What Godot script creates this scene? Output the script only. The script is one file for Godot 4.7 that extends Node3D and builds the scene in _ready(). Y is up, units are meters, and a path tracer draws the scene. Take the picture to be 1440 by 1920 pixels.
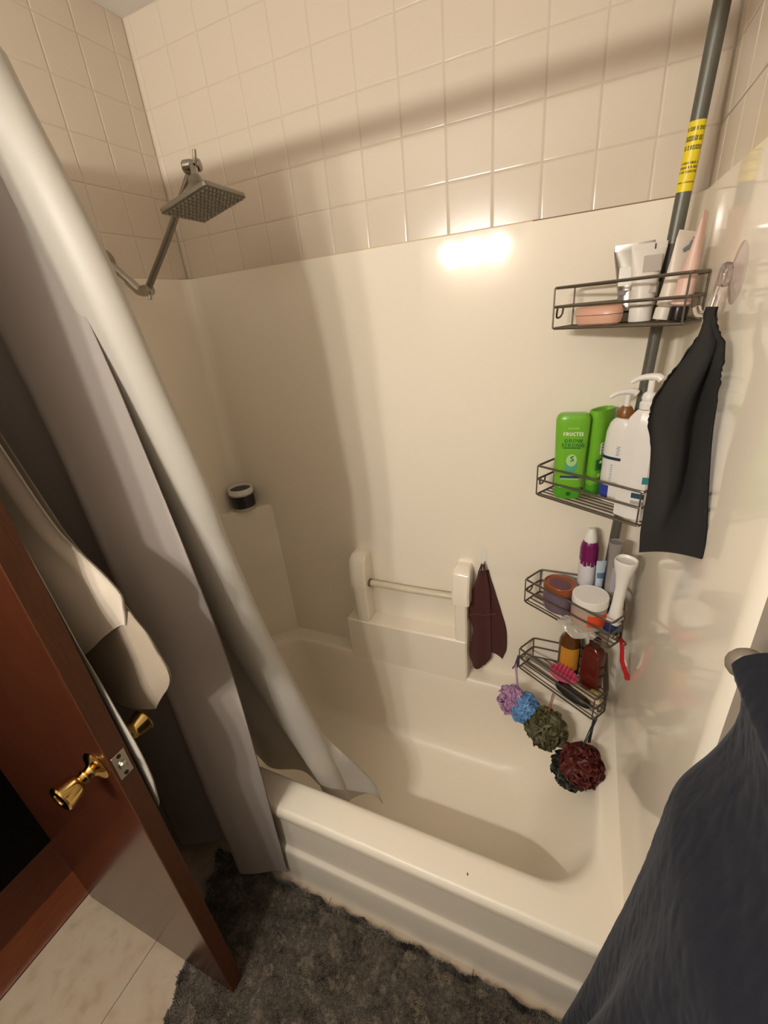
extends Node3D

# World: x runs along the tub from the plumbing wall, y is up, z runs from the tiled wall towards the room.
const CEIL := 2.476
const TOP := 1.84          # top of the moulded surround, where the tiles begin
const RIGHT := 1.441       # inner face of the right-hand wall
const T := 0.1095          # tile pitch

var used := {}
var rng := RandomNumberGenerator.new()
var m := {}

# ------------------------------------------------------------------ mesh buffer
class Buf:
	var v := PackedVector3Array()
	var uv := PackedVector2Array()

	func tri(a: Vector3, b: Vector3, c: Vector3, ua := Vector2.ZERO, ub := Vector2.ZERO, uc := Vector2.ZERO) -> void:
		v.append(a); v.append(b); v.append(c)
		uv.append(ua); uv.append(ub); uv.append(uc)

	func quad(a: Vector3, b: Vector3, c: Vector3, d: Vector3, ua := Vector2.ZERO, ub := Vector2.ZERO, uc := Vector2.ZERO, ud := Vector2.ZERO) -> void:
		tri(a, b, c, ua, ub, uc)
		tri(a, c, d, ua, uc, ud)

	func fix(start: int) -> void:   # turns a closed piece so that its front faces run clockwise from outside
		var mid := Vector3.ZERO
		for i in range(start, v.size()):
			mid += v[i]
		mid /= maxf(1.0, v.size() - start)
		var vol := 0.0
		for i in range(start, v.size(), 3):
			vol += (v[i] - mid).dot((v[i + 1] - mid).cross(v[i + 2] - mid))
		if vol > 0.0:
			for i in range(start, v.size(), 3):
				var t := v[i + 1]; v[i + 1] = v[i + 2]; v[i + 2] = t
				var q := uv[i + 1]; uv[i + 1] = uv[i + 2]; uv[i + 2] = q

	func loft(rings: Array, cap0 := true, cap1 := true, looped := true, orient := true) -> void:
		var start := v.size()
		var n: int = rings[0].size()
		var last := n if looped else n - 1
		for j in rings.size() - 1:
			var p: PackedVector3Array = rings[j]
			var q: PackedVector3Array = rings[j + 1]
			var v0 := float(j) / (rings.size() - 1)
			var v1 := float(j + 1) / (rings.size() - 1)
			for i in last:
				var k := (i + 1) % n
				quad(p[i], q[i], q[k], p[k], Vector2(float(i) / last, v0), Vector2(float(i) / last, v1), Vector2(float(i + 1) / last, v1), Vector2(float(i + 1) / last, v0))
		for e in [[cap0, 0], [cap1, rings.size() - 1]]:
			if e[0]:
				var r: PackedVector3Array = rings[e[1]]
				var c := Vector3.ZERO
				for p in r:
					c += p
				c /= n
				for i in n:
					var k := (i + 1) % n
					if e[1] == 0:
						tri(c, r[i], r[k], Vector2(.5, .5), Vector2(.5, .5), Vector2(.5, .5))
					else:
						tri(c, r[k], r[i], Vector2(.5, .5), Vector2(.5, .5), Vector2(.5, .5))
		if orient:
			fix(start)

	func section(profile: Array, n := 28, e := 2.0, xf := Transform3D()) -> void:   # profile rows: [y, half width, half depth]
		var rings := []
		for p in profile:
			var r := PackedVector3Array()
			for i in n:
				var a := TAU * i / n
				var c := cos(a); var s := sin(a)
				r.append(xf * Vector3(signf(c) * pow(absf(c), 2.0 / e) * p[1], p[0], signf(s) * pow(absf(s), 2.0 / e) * p[2]))
			rings.append(r)
		loft(rings)

	func lathe(profile: Array, n := 28, xf := Transform3D()) -> void:               # profile rows: [radius, y]
		var rows := []
		for p in profile:
			rows.append([p[1], p[0], p[0]])
		section(rows, n, 2.0, xf)

	func tube(pts: Array, r: float, n := 8, closed := false, r1 := -1.0) -> void:
		var rings := []
		var up := Vector3.UP
		var m := pts.size()
		var prev := Vector3.ZERO
		for i in m:
			var a: Vector3 = pts[(i - 1 + m) % m] if closed else pts[maxi(i - 1, 0)]
			var b: Vector3 = pts[(i + 1) % m] if closed else pts[mini(i + 1, m - 1)]
			var d := (b - a).normalized()
			if i == 0:
				up = Vector3.UP if absf(d.y) < 0.9 else Vector3.RIGHT
			up = (up - d * up.dot(d)).normalized()
			var side := d.cross(up)
			var rr := r if r1 < 0 else lerpf(r, r1, float(i) / (m - 1))
			var f: Vector3 = pts[i] - (pts[i - 1] if i else a)
			var g: Vector3 = b - pts[i]
			var k := 1.0
			if f.length() > 1e-6 and g.length() > 1e-6:
				k = 1.0 / maxf(0.6, cos(f.angle_to(g) / 2.0))
			var ring := PackedVector3Array()
			for j in n:
				var t := TAU * j / n
				ring.append(pts[i] + (up * cos(t) + side * sin(t) * k) * rr)
			rings.append(ring)
		if closed:
			rings.append(rings[0])
		loft(rings, not closed, not closed)

	func box(c: Vector3, size: Vector3, bev := 0.0, basis := Basis()) -> void:      # a box with chamfered edges
		var start := v.size()
		var h := size / 2.0
		bev = minf(bev, minf(h.x, minf(h.y, h.z)) * 0.99)
		if bev <= 0.0:
			bev = 0.00001
		var xf := Transform3D(basis, c)
		var rings := []
		for y in [[-h.y, bev], [-h.y + bev, 0.0], [h.y - bev, 0.0], [h.y, bev]]:
			var x: float = h.x - y[1]
			var z: float = h.z - y[1]
			var k: float = bev if y[1] == 0.0 else bev * 0.5
			rings.append(PackedVector3Array([
				xf * Vector3(-x + k, y[0], -z), xf * Vector3(x - k, y[0], -z), xf * Vector3(x, y[0], -z + k), xf * Vector3(x, y[0], z - k),
				xf * Vector3(x - k, y[0], z), xf * Vector3(-x + k, y[0], z), xf * Vector3(-x, y[0], z - k), xf * Vector3(-x, y[0], -z + k)]))
		loft(rings)
		# flat sides carry metres as texture coordinates
		for i in range(start, v.size()):
			var p := xf.affine_inverse() * v[i]
			uv[i] = Vector2(p.x + p.z, p.y)

	func ball(c: Vector3, r: Vector3, n := 16) -> void:
		var rows := []
		for i in n / 2 + 1:
			var a := PI * i / (n / 2) - PI / 2
			rows.append([sin(a) * r.y, maxf(cos(a), 0.001) * r.x, maxf(cos(a), 0.001) * r.z])
		section(rows, n, 2.0, Transform3D(Basis(), c))

	func mesh(crease := 38.0) -> ArrayMesh:
		var at := {}
		var fn := PackedVector3Array()
		for i in range(0, v.size(), 3):
			fn.append((v[i + 2] - v[i]).cross(v[i + 1] - v[i]))
			for k in 3:
				var key := Vector3i((v[i + k] * 50000.0).round())
				if not at.has(key):
					at[key] = PackedInt32Array()
				at[key].append(i / 3)
		var lim := cos(deg_to_rad(crease))
		var un := PackedVector3Array()
		for f in fn:
			un.append(f.normalized())
		var nn := PackedVector3Array()
		nn.resize(v.size())
		for i in v.size():
			var mine := un[i / 3]
			var s := Vector3.ZERO
			for f in at[Vector3i((v[i] * 50000.0).round())]:
				if un[f].dot(mine) > lim:
					s += fn[f]
			nn[i] = s.normalized() if s.length() > 1e-14 else (mine if mine.length() > 0.5 else Vector3.UP)
		var arr := []
		arr.resize(Mesh.ARRAY_MAX)
		arr[Mesh.ARRAY_VERTEX] = v
		arr[Mesh.ARRAY_NORMAL] = nn
		arr[Mesh.ARRAY_TEX_UV] = uv
		var am := ArrayMesh.new()
		am.add_surface_from_arrays(Mesh.PRIMITIVE_TRIANGLES, arr)
		return am


func sheet(fn: Callable, nu: int, nv: int, th: float) -> ArrayMesh:     # a cloth: fn(u, v) with thickness, front and back and its four edges
	var p := []
	for i in nu + 1:
		var row := PackedVector3Array()
		for j in nv + 1:
			row.append(fn.call(float(i) / nu, float(j) / nv))
		p.append(row)
	var vs := PackedVector3Array()
	var ns := PackedVector3Array()
	var uvs := PackedVector2Array()
	var ix := PackedInt32Array()
	for side in [1.0, -1.0]:
		for i in nu + 1:
			for j in nv + 1:
				var du: Vector3 = p[mini(i + 1, nu)][j] - p[maxi(i - 1, 0)][j]
				var dv: Vector3 = p[i][mini(j + 1, nv)] - p[i][maxi(j - 1, 0)]
				var n := du.cross(dv).normalized()
				if n.length() < 0.5:
					n = Vector3.BACK
				vs.append(p[i][j] + n * th * 0.5 * side)
				ns.append(n * side)
				uvs.append(Vector2(float(i) / nu, float(j) / nv))
	var w := nv + 1
	var off := (nu + 1) * w
	for i in nu:
		for j in nv:
			var a := i * w + j
			ix.append_array([a, a + 1, a + w, a + 1, a + w + 1, a + w])
			ix.append_array([off + a, off + a + w, off + a + 1, off + a + 1, off + a + w, off + a + w + 1])
	var rim := PackedInt32Array()
	for i in nu + 1: rim.append(i * w)
	for j in range(1, nv + 1): rim.append(nu * w + j)
	for i in range(nu - 1, -1, -1): rim.append(i * w + nv)
	for j in range(nv - 1, 0, -1): rim.append(j)
	for k in rim.size():
		var a := rim[k]
		var b := rim[(k + 1) % rim.size()]
		ix.append_array([a, b, off + a, b, off + b, off + a])
	var arr := []
	arr.resize(Mesh.ARRAY_MAX)
	arr[Mesh.ARRAY_VERTEX] = vs
	arr[Mesh.ARRAY_NORMAL] = ns
	arr[Mesh.ARRAY_TEX_UV] = uvs
	arr[Mesh.ARRAY_INDEX] = ix
	var am := ArrayMesh.new()
	am.add_surface_from_arrays(Mesh.PRIMITIVE_TRIANGLES, arr)
	return am


func curve(tab: Array, y: float) -> float:        # smooth table look-up, rows [y, value] with rising y
	if y <= tab[0][0]: return tab[0][1]
	for i in tab.size() - 1:
		if y <= tab[i + 1][0]:
			var n := tab.size()
			var t: float = (y - tab[i][0]) / (tab[i + 1][0] - tab[i][0])
			return cubic_interpolate(tab[i][1], tab[i + 1][1], tab[maxi(i - 1, 0)][1], tab[mini(i + 2, n - 1)][1], t)
	return tab[-1][1]


# ------------------------------------------------------------------ nodes
func named(called: String, parent: Node) -> String:
	var key := str(parent.get_instance_id()) + called
	var k: int = used.get(key, 0)
	used[key] = k + 1
	return called if k == 0 else "%s_%03d" % [called, k]

func obj(called: String, mesh: Mesh, mat: Material, parent: Node = self, label := "") -> MeshInstance3D:
	var o := MeshInstance3D.new()
	o.name = named(called, parent)
	o.mesh = mesh
	o.material_override = mat
	o.cast_shadow = GeometryInstance3D.SHADOW_CASTING_SETTING_ON
	parent.add_child(o, true)
	if label: o.set_meta("label", label)
	return o

func tag(o: Node, label: String, category: String, group := "") -> Node:
	o.set_meta("label", label)
	o.set_meta("category", category)
	if group: o.set_meta("group", group)
	return o

func thing(called: String, label: String, category: String, at := Vector3.ZERO, turn := 0.0, group := "") -> Node3D:
	var o := Node3D.new()
	o.name = named(called, self)
	add_child(o, true)
	o.position = at
	o.rotation.y = turn
	tag(o, label, category, group)
	return o

func struct(o: Node, label: String, category: String) -> Node:
	o.set_meta("kind", "structure")
	return tag(o, label, category)

# ------------------------------------------------------------------ materials
func M(hex: String, rough := 0.5, metal := 0.0, more := {}) -> StandardMaterial3D:
	var a := StandardMaterial3D.new()
	a.albedo_color = Color(hex)
	a.roughness = rough
	a.metallic = metal
	a.cull_mode = BaseMaterial3D.CULL_DISABLED
	for k in more:
		a.set(k, more[k])
	return a

func noise_tex(seed_: int, freq: float, cols: Array, size := 512, octaves := 4, normal := false) -> NoiseTexture2D:
	var f := FastNoiseLite.new()
	f.seed = seed_
	f.frequency = freq
	f.fractal_octaves = octaves
	f.noise_type = FastNoiseLite.TYPE_SIMPLEX_SMOOTH
	var t := NoiseTexture2D.new()
	t.width = size
	t.height = size
	t.seamless = true
	t.noise = f
	if normal:
		t.as_normal_map = true
		t.bump_strength = 4.0
	elif cols.size():
		var g := Gradient.new()
		var offs := PackedFloat32Array()
		var pc := PackedColorArray()
		for i in cols.size():
			offs.append(float(i) / (cols.size() - 1))
			pc.append(Color(cols[i]))
		g.offsets = offs
		g.colors = pc
		t.color_ramp = g
	return t

func glass(hex: String, alpha: float, rough := 0.08) -> StandardMaterial3D:      # a thin-walled clear plastic
	return M(hex, rough, 0.0, {"transparency": BaseMaterial3D.TRANSPARENCY_ALPHA, "albedo_color": Color(Color(hex), alpha)})

const EXPOSURE := 0.52
const BULB := Color(1.0, 0.985, 0.95)
const BULB_ENERGY := 1.05


# ------------------------------------------------------------------ the scene
func _ready() -> void:
	rng.seed = 7
	# camera
	var cam := Camera3D.new()
	cam.name = "camera"
	cam.keep_aspect = Camera3D.KEEP_HEIGHT
	cam.fov = 100.036
	cam.near = 0.02
	cam.far = 60.0
	cam.transform = Transform3D(Basis(
		Vector3(0.9159685, -0.0928479, -0.3903602),
		Vector3(-0.0865439, 0.9042463, -0.4181493),
		Vector3(0.3918060, 0.4167949, 0.8202257)).orthonormalized(), Vector3(1.234, 1.677, 1.249))
	add_child(cam)
	cam.current = true
	# air and exposure
	var we := WorldEnvironment.new()
	we.name = "surroundings"
	var env := Environment.new()
	env.background_mode = Environment.BG_COLOR
	env.background_color = Color(0.004, 0.004, 0.005)
	env.tonemap_mode = Environment.TONE_MAPPER_LINEAR
	env.tonemap_exposure = EXPOSURE
	env.sdfgi_enabled = true
	env.ssao_enabled = true
	env.ssil_enabled = true
	we.environment = env
	add_child(we)
	materials()
	vanity_light()
	room()
	surround()
	bathtub()
	room_door()
	curtains()
	caddy()
	shower_head()
	foreground_towel()
	door_towels()
	rug()
	hanging_cloths()
	top_basket_things()
	second_basket_things()
	third_basket_things()
	bottom_basket_things()
	pouf_things()
	shelf_jar()
func materials() -> void:
	m.tile = M("#d8cab8", 0.2)
	m.grout = M("#cabca9", 0.6)
	m.caulk = M("#8a7360", 0.8)
	m.acrylic = M("#f3e8d6", 0.08)
	m.acrylic.normal_enabled = true
	m.acrylic.normal_texture = noise_tex(3, 0.006, [], 512, 2, true)
	m.acrylic.normal_scale = 0.05
	m.acrylic.uv1_triplanar = true
	m.acrylic.uv1_world_triplanar = true
	m.acrylic.uv1_scale = Vector3(1.2, 1.2, 1.2)
	m.basin = M("#f3e8d6", 0.4)
	m.paint = M("#9a9084", 0.6)
	m.ceiling = M("#eae4de", 0.8)
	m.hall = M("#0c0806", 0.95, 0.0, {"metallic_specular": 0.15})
	m.chrome = M("#a9a49a", 0.22, 1.0)
	m.nickel = M("#8f8a80", 0.34, 0.9)
	m.wire = M("#6e6558", 0.38, 0.75)
	m.pole = M("#65645c", 0.42, 0.45)
	m.brass = M("#cdaa66", 0.14, 1.0)
	m.steel = M("#b9b2a4", 0.3, 1.0)
	m.white = M("#e9e4dc", 0.35)
	m.black = M("#141314", 0.35)

func vanity_light() -> void:
	var t := thing("vanity_light", "wall light bar with three frosted glass shades above the vanity", "lamp", Vector3(0.54, 1.985, 2.05))
	var b := Buf.new()
	b.box(Vector3(0, 0.08, -0.012), Vector3(0.5, 0.09, 0.022), 0.006)
	obj("back_plate", b.mesh(), m.nickel, t)
	var glow := M("#fff0dc", 0.5, 0.0, {"emission_enabled": true, "emission": Color(1.0, 0.98, 0.94), "emission_energy_multiplier": 2.5})
	for k in 3:
		var x := -0.145 + 0.145 * k
		b = Buf.new()
		b.tube([Vector3(x, 0.08, -0.02), Vector3(x, 0.085, -0.08), Vector3(x, 0.07, -0.12)], 0.009, 10)
		b.lathe([[0.024, 0.05], [0.026, 0.075], [0.012, 0.082]], 18, Transform3D(Basis(), Vector3(x, 0, -0.12)))
		obj("arm", b.mesh(), m.nickel, t)
		b = Buf.new()
		b.lathe([[0.0005, 0.05], [0.028, 0.05], [0.045, 0.02], [0.052, -0.05], [0.047, -0.062], [0.0005, -0.062]], 24, Transform3D(Basis(), Vector3(x, 0, -0.12)))
		var shade := obj("shade", b.mesh(), glow, t)
		var o := OmniLight3D.new()
		o.name = "bulb"
		o.light_color = BULB
		o.light_energy = BULB_ENERGY
		o.light_size = 0.03
		o.omni_range = 12.0
		o.omni_attenuation = 2.0
		o.shadow_enabled = true
		shade.add_child(o, true)
		o.position = Vector3(x, 0.0, -0.12)

# ------------------------------------------------------------------ room
func slab(called: String, a: Vector3, b: Vector3, mat: Material, label: String, category: String) -> MeshInstance3D:
	var q := Buf.new()
	q.box((a + b) / 2, (b - a).abs(), 0.001)
	var o := obj(called, q.mesh(), mat)
	struct(o, label, category)
	return o

var tile_meshes := {}
func tile_mesh(w: float, h: float) -> ArrayMesh:
	var key := "%.3f %.3f" % [w, h]
	if not tile_meshes.has(key):
		var q := Buf.new()
		var g := 0.0011
		var x := w / 2 - g
		var y := h / 2 - g
		var rings := []
		for r in [[0.0, -0.0028], [0.0, -0.0014], [0.0016, -0.0004], [0.005, 0.0]]:
			rings.append(PackedVector3Array([Vector3(-x + r[0], -y + r[0], r[1]), Vector3(x - r[0], -y + r[0], r[1]), Vector3(x - r[0], y - r[0], r[1]), Vector3(-x + r[0], y - r[0], r[1])]))
		q.loft(rings)
		tile_meshes[key] = q.mesh(30.0)
	return tile_meshes[key]

func joints(first: float, lo: float, hi: float) -> Array:
	var a := [lo]
	var p := first
	while p < hi - 0.012:
		if p > lo + 0.012: a.append(p)
		p += T
	a.append(hi)
	return a

func tile_wall(wall: Node3D, us: Array, vs: Array, put: Callable, turn: float) -> void:
	for i in us.size() - 1:
		for j in vs.size() - 1:
			var w: float = us[i + 1] - us[i]
			var h: float = vs[j + 1] - vs[j]
			var o := obj("tile", tile_mesh(w, h), m.tile, wall)
			var tilt := Basis(Vector3(0, 1, 0), turn) * Basis.from_euler(Vector3(rng.randf_range(-0.004, 0.004), rng.randf_range(-0.004, 0.004), 0))
			o.transform = Transform3D(tilt, put.call((us[i] + us[i + 1]) / 2, (vs[j] + vs[j + 1]) / 2))

func room() -> void:
	var rows := joints(TOP + 0.1103, TOP, CEIL)
	var wb := slab("wall_back", Vector3(-0.12, 0, -0.12), Vector3(1.56, CEIL + 0.1, -0.0013), m.grout, "tiled wall behind the bathtub, square beige tiles above the moulded surround", "wall")
	tile_wall(wb, joints(0.0203 - T, 0.0, RIGHT), rows, func(u, v): return Vector3(u, v, 0), 0.0)
	var wl := slab("wall_left", Vector3(-0.25, 0, -0.0013), Vector3(-0.0013, CEIL + 0.1, 0.955), m.grout, "tiled plumbing wall at the shower head end of the tub", "wall")
	tile_wall(wl, joints(0.0525, 0.0, 0.72), rows, func(u, v): return Vector3(0, v, u), PI / 2)
	var wr := slab("wall_right", Vector3(RIGHT + 0.0013, 0, -0.0013), Vector3(1.58, CEIL + 0.1, 2.15), m.paint, "wall at the right-hand end of the tub beside the caddy", "wall")
	tile_wall(wr, joints(0.0525, 0.0, 0.72), rows, func(u, v): return Vector3(RIGHT, v, u), -PI / 2)
	slab("ceiling", Vector3(-0.25, CEIL, -0.12), Vector3(1.58, CEIL + 0.1, 2.2), m.ceiling, "plain off-white bathroom ceiling", "ceiling")
	slab("wall_front", Vector3(-0.25, 0, 2.051), Vector3(1.58, CEIL + 0.1, 2.2), m.paint, "painted wall opposite the tub carrying the light bar", "wall")
	# the doorway in the left wall
	slab("wall_outer", Vector3(-0.25, 0, 1.66), Vector3(-0.13, CEIL + 0.1, 2.051), m.paint, "painted wall beyond the doorway", "wall")
	slab("wall_above", Vector3(-0.25, 2.06, 0.955), Vector3(-0.13, CEIL + 0.1, 1.66), m.paint, "painted wall above the doorway", "wall")
	# floor of vinyl tiles
	var fl := slab("floor", Vector3(-0.25, -0.1, -0.12), Vector3(1.58, -0.0035, 2.15), M("#8d7f70", 0.8), "pale vinyl floor of large square tiles", "floor")
	var vt := noise_tex(11, 0.012, ["#b9ab99", "#c9bcab", "#cfc4b5", "#bfb2a2"], 512, 5)
	var fm := M("#e6dcd0", 0.32, 0.0, {"albedo_texture": vt, "uv1_triplanar": true, "uv1_world_triplanar": true, "uv1_scale": Vector3(1.6, 1.6, 1.6)})
	var xs := [-0.135, 0.19, 0.647, 1.104, 1.44]
	var zs := [0.70, 0.96, 1.417, 1.874, 2.05]
	for i in 4:
		for j in 4:
			var q := Buf.new()
			q.box(Vector3((xs[i] + xs[i + 1]) / 2, -0.002, (zs[j] + zs[j + 1]) / 2), Vector3(xs[i + 1] - xs[i] - 0.0016, 0.004, zs[j + 1] - zs[j] - 0.0016), 0.0008)
			obj("floor_tile", q.mesh(), fm, fl)
	# two boards of the threshold
	var wood := noise_tex(21, 0.02, ["#6b452e", "#8a5e40", "#7a5036", "#946840"], 512, 4)
	var tb := M("#c49c80", 0.38, 0.0, {"albedo_texture": wood, "uv1_triplanar": true, "uv1_world_triplanar": true, "uv1_scale": Vector3(5.0, 5.0, 0.6)})
	var ta := M("#8f7670", 0.42, 0.0, {"albedo_texture": wood, "uv1_triplanar": true, "uv1_world_triplanar": true, "uv1_scale": Vector3(7.0, 5.0, 0.5)})
	var inner := Buf.new()
	inner.loft([board(0.70), board(1.70)])
	struct(obj("trim_1", inner.mesh(25), tb), "sloped orange-brown wooden threshold strip next to the vinyl floor", "threshold")
	slab("trim_2", Vector3(-0.43, -0.01, 0.70), Vector3(-0.247, 0.012, 1.7), ta, "flat dull purple-brown threshold board on the hall side", "threshold")
	# the dark hall outside
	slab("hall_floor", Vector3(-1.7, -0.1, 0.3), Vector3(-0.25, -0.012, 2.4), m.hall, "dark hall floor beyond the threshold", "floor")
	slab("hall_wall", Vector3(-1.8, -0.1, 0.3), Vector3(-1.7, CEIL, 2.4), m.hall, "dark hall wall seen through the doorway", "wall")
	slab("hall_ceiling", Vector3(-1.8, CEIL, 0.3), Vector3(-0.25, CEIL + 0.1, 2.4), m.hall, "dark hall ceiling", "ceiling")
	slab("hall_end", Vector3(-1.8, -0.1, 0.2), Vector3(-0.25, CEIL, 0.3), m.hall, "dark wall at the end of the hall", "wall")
	slab("hall_side", Vector3(-1.8, -0.1, 2.4), Vector3(-0.25, CEIL, 2.5), m.hall, "dark wall at the near end of the hall", "wall")

func board(z: float) -> PackedVector3Array:
	return PackedVector3Array([Vector3(-0.245, -0.01, z), Vector3(-0.136, -0.01, z), Vector3(-0.136, 0.002, z), Vector3(-0.15, 0.008, z), Vector3(-0.24, 0.018, z), Vector3(-0.245, 0.017, z)])

# ------------------------------------------------------------------ moulded surround
func strip(pts: Array, y0: float, y1: float, th: float) -> ArrayMesh:   # an upright panel that follows a line in plan; its face is on the inner side
	var n := pts.size()
	var nrm := []
	for i in n:
		var d: Vector2 = (pts[mini(i + 1, n - 1)] - pts[maxi(i - 1, 0)]).normalized()
		nrm.append(Vector2(-d.y, d.x))
	var rings := []
	for i in n:
		var p: Vector2 = pts[i]
		var o: Vector2 = nrm[i]
		var r := PackedVector3Array()
		for c in [[th, y0], [0.0, y0], [0.0, y1 - 0.006], [0.0018, y1 - 0.0018], [0.006, y1], [th, y1]]:
			var w: Vector2 = p + o * c[0]
			r.append(Vector3(w.x, c[1], w.y))
		rings.append(r)
	var b := Buf.new()
	b.loft(rings)
	return b.mesh(40.0)

func arc(c: Vector2, r: float, a0: float, a1: float, n := 8) -> Array:
	var out := []
	for i in n + 1:
		var a := deg_to_rad(lerpf(a0, a1, float(i) / n))
		out.append(c + Vector2(cos(a), sin(a)) * r)
	return out

func rounded(x0: float, x1: float, z0: float, z1: float, r: float, n := 6) -> Array:
	var out := []
	for k in 4:
		var c: Vector2 = [Vector2(x1 - r, z1 - r), Vector2(x0 + r, z1 - r), Vector2(x0 + r, z0 + r), Vector2(x1 - r, z0 + r)][k]
		out.append_array(arc(c, r, 90.0 * k, 90.0 * k + 90.0, n))
	return out

func surround() -> void:
	var t := thing("shower_surround", "glossy cream moulded shower surround with corner column and towel bar posts", "shower surround")
	var f := 0.004           # the moulding stands a little proud of the tiles
	var rr := 0.045
	var left := arc(Vector2(f + rr, f + rr), rr, 270, 180, 8)
	left.append_array([Vector2(f, 0.3), Vector2(f, 0.5), Vector2(f, 0.70), Vector2(f - 0.006, 0.728)])
	obj("side_panel", strip(left, 0.385, TOP, -0.006), m.acrylic, t)
	var right := [Vector2(RIGHT - f + 0.010, 0.735), Vector2(RIGHT - f + 0.002, 0.728), Vector2(RIGHT - f, 0.715), Vector2(RIGHT - f, 0.5), Vector2(RIGHT - f, 0.3)]
	right.append_array(arc(Vector2(RIGHT - f - rr, f + rr), rr, 0, -90, 8))
	obj("side_panel", strip(right, 0.385, TOP, -0.006), m.acrylic, t)
	obj("back_panel", strip([Vector2(RIGHT - f - rr, f), Vector2(1.0, f), Vector2(0.5, f), Vector2(f + rr, f)], 0.40, TOP, -0.006), m.acrylic, t)
	# three-cornered column with a shelf top in the left back corner
	var b := Buf.new()
	var rings := []
	for r in [[0.40, 0.0], [0.90, 0.0], [1.02, 0.0], [1.030, 0.003], [1.034, 0.010]]:
		var q := PackedVector3Array()
		var k: float = r[1]
		for p in [Vector2(0, 0), Vector2(0.155, 0), Vector2(0.155, 0.006), Vector2(0.148, 0.014), Vector2(0.014, 0.148), Vector2(0.006, 0.155), Vector2(0, 0.155)]:
			q.append(Vector3(maxf(p.x - k * 0.7, 0.0), r[0], maxf(p.y - k * 0.7, 0.0)))
		rings.append(q)
	b.loft(rings)
	obj("corner_column", b.mesh(30), m.acrylic, t)
	# the block between the soap recesses
	b = Buf.new()
	b.box(Vector3(0.7025, 0.495, 0.036), Vector3(0.485, 0.20, 0.086), 0.006)
	obj("bench_block", b.mesh(30), m.acrylic, t)
	for s in [[0.506, 0.572, 0.508, 0.562], [0.897, 0.957, 0.902, 0.946]]:
		b = Buf.new()
		var w: float = (s[2] + s[3]) / 2
		b.box(Vector3(w, 0.665, 0.034), Vector3(s[3] - s[2], 0.20, 0.082), 0.006)
		var post := obj("towel_bar_post", b.mesh(30), m.acrylic, t)
		b = Buf.new()
		var c: float = (s[0] + s[1]) / 2
		var h: float = (s[1] - s[0]) / 2
		var rg := []
		for p in [[0.752, 0.070, 0.004], [0.757, 0.086, 0.0], [0.80, 0.088, 0.0], [0.865, 0.074, 0.0], [0.880, 0.060, 0.003], [0.886, 0.040, 0.008]]:
			var k: float = p[2]
			rg.append(PackedVector3Array([Vector3(c - h + k, p[0], 0), Vector3(c + h - k, p[0], 0), Vector3(c + h - k, p[0], p[1] - 0.006), Vector3(c + h - k - 0.006, p[0], p[1]), Vector3(c - h + k + 0.006, p[0], p[1]), Vector3(c - h + k, p[0], p[1] - 0.006)]))
		b.loft(rg)
		obj("post_cap", b.mesh(40), m.acrylic, post)
	b = Buf.new()
	b.tube([Vector3(0.56, 0.766, 0.052), Vector3(0.73, 0.764, 0.052), Vector3(0.91, 0.766, 0.052)], 0.0125, 14)
	obj("towel_bar", b.mesh(), M("#d2c6ae", 0.3), t, "plain cream plastic bar")
	b = Buf.new()
	b.tube([Vector3(0.5725, 0.766, 0.052), Vector3(0.579, 0.766, 0.052)], 0.0155, 14)
	obj("bar_ring", b.mesh(), M("#6f5236", 0.6), t, "rust-brown ring at the bar end")
	b = Buf.new()
	b.tube([Vector3(0.05, TOP + 0.001, 0.005), Vector3(0.6, TOP + 0.001, 0.004), Vector3(1.1, TOP + 0.001, 0.004)], 0.0028, 6)
	obj("caulk_bead", b.mesh(), M("#d8c2a4", 0.6), t)
	b = Buf.new()
	b.tube([Vector3(1.1, TOP + 0.001, 0.004), Vector3(1.40, TOP + 0.001, 0.004)], 0.0024, 6)
	obj("caulk_bead", b.mesh(), m.caulk, t, "caulk line stained brown")

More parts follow.
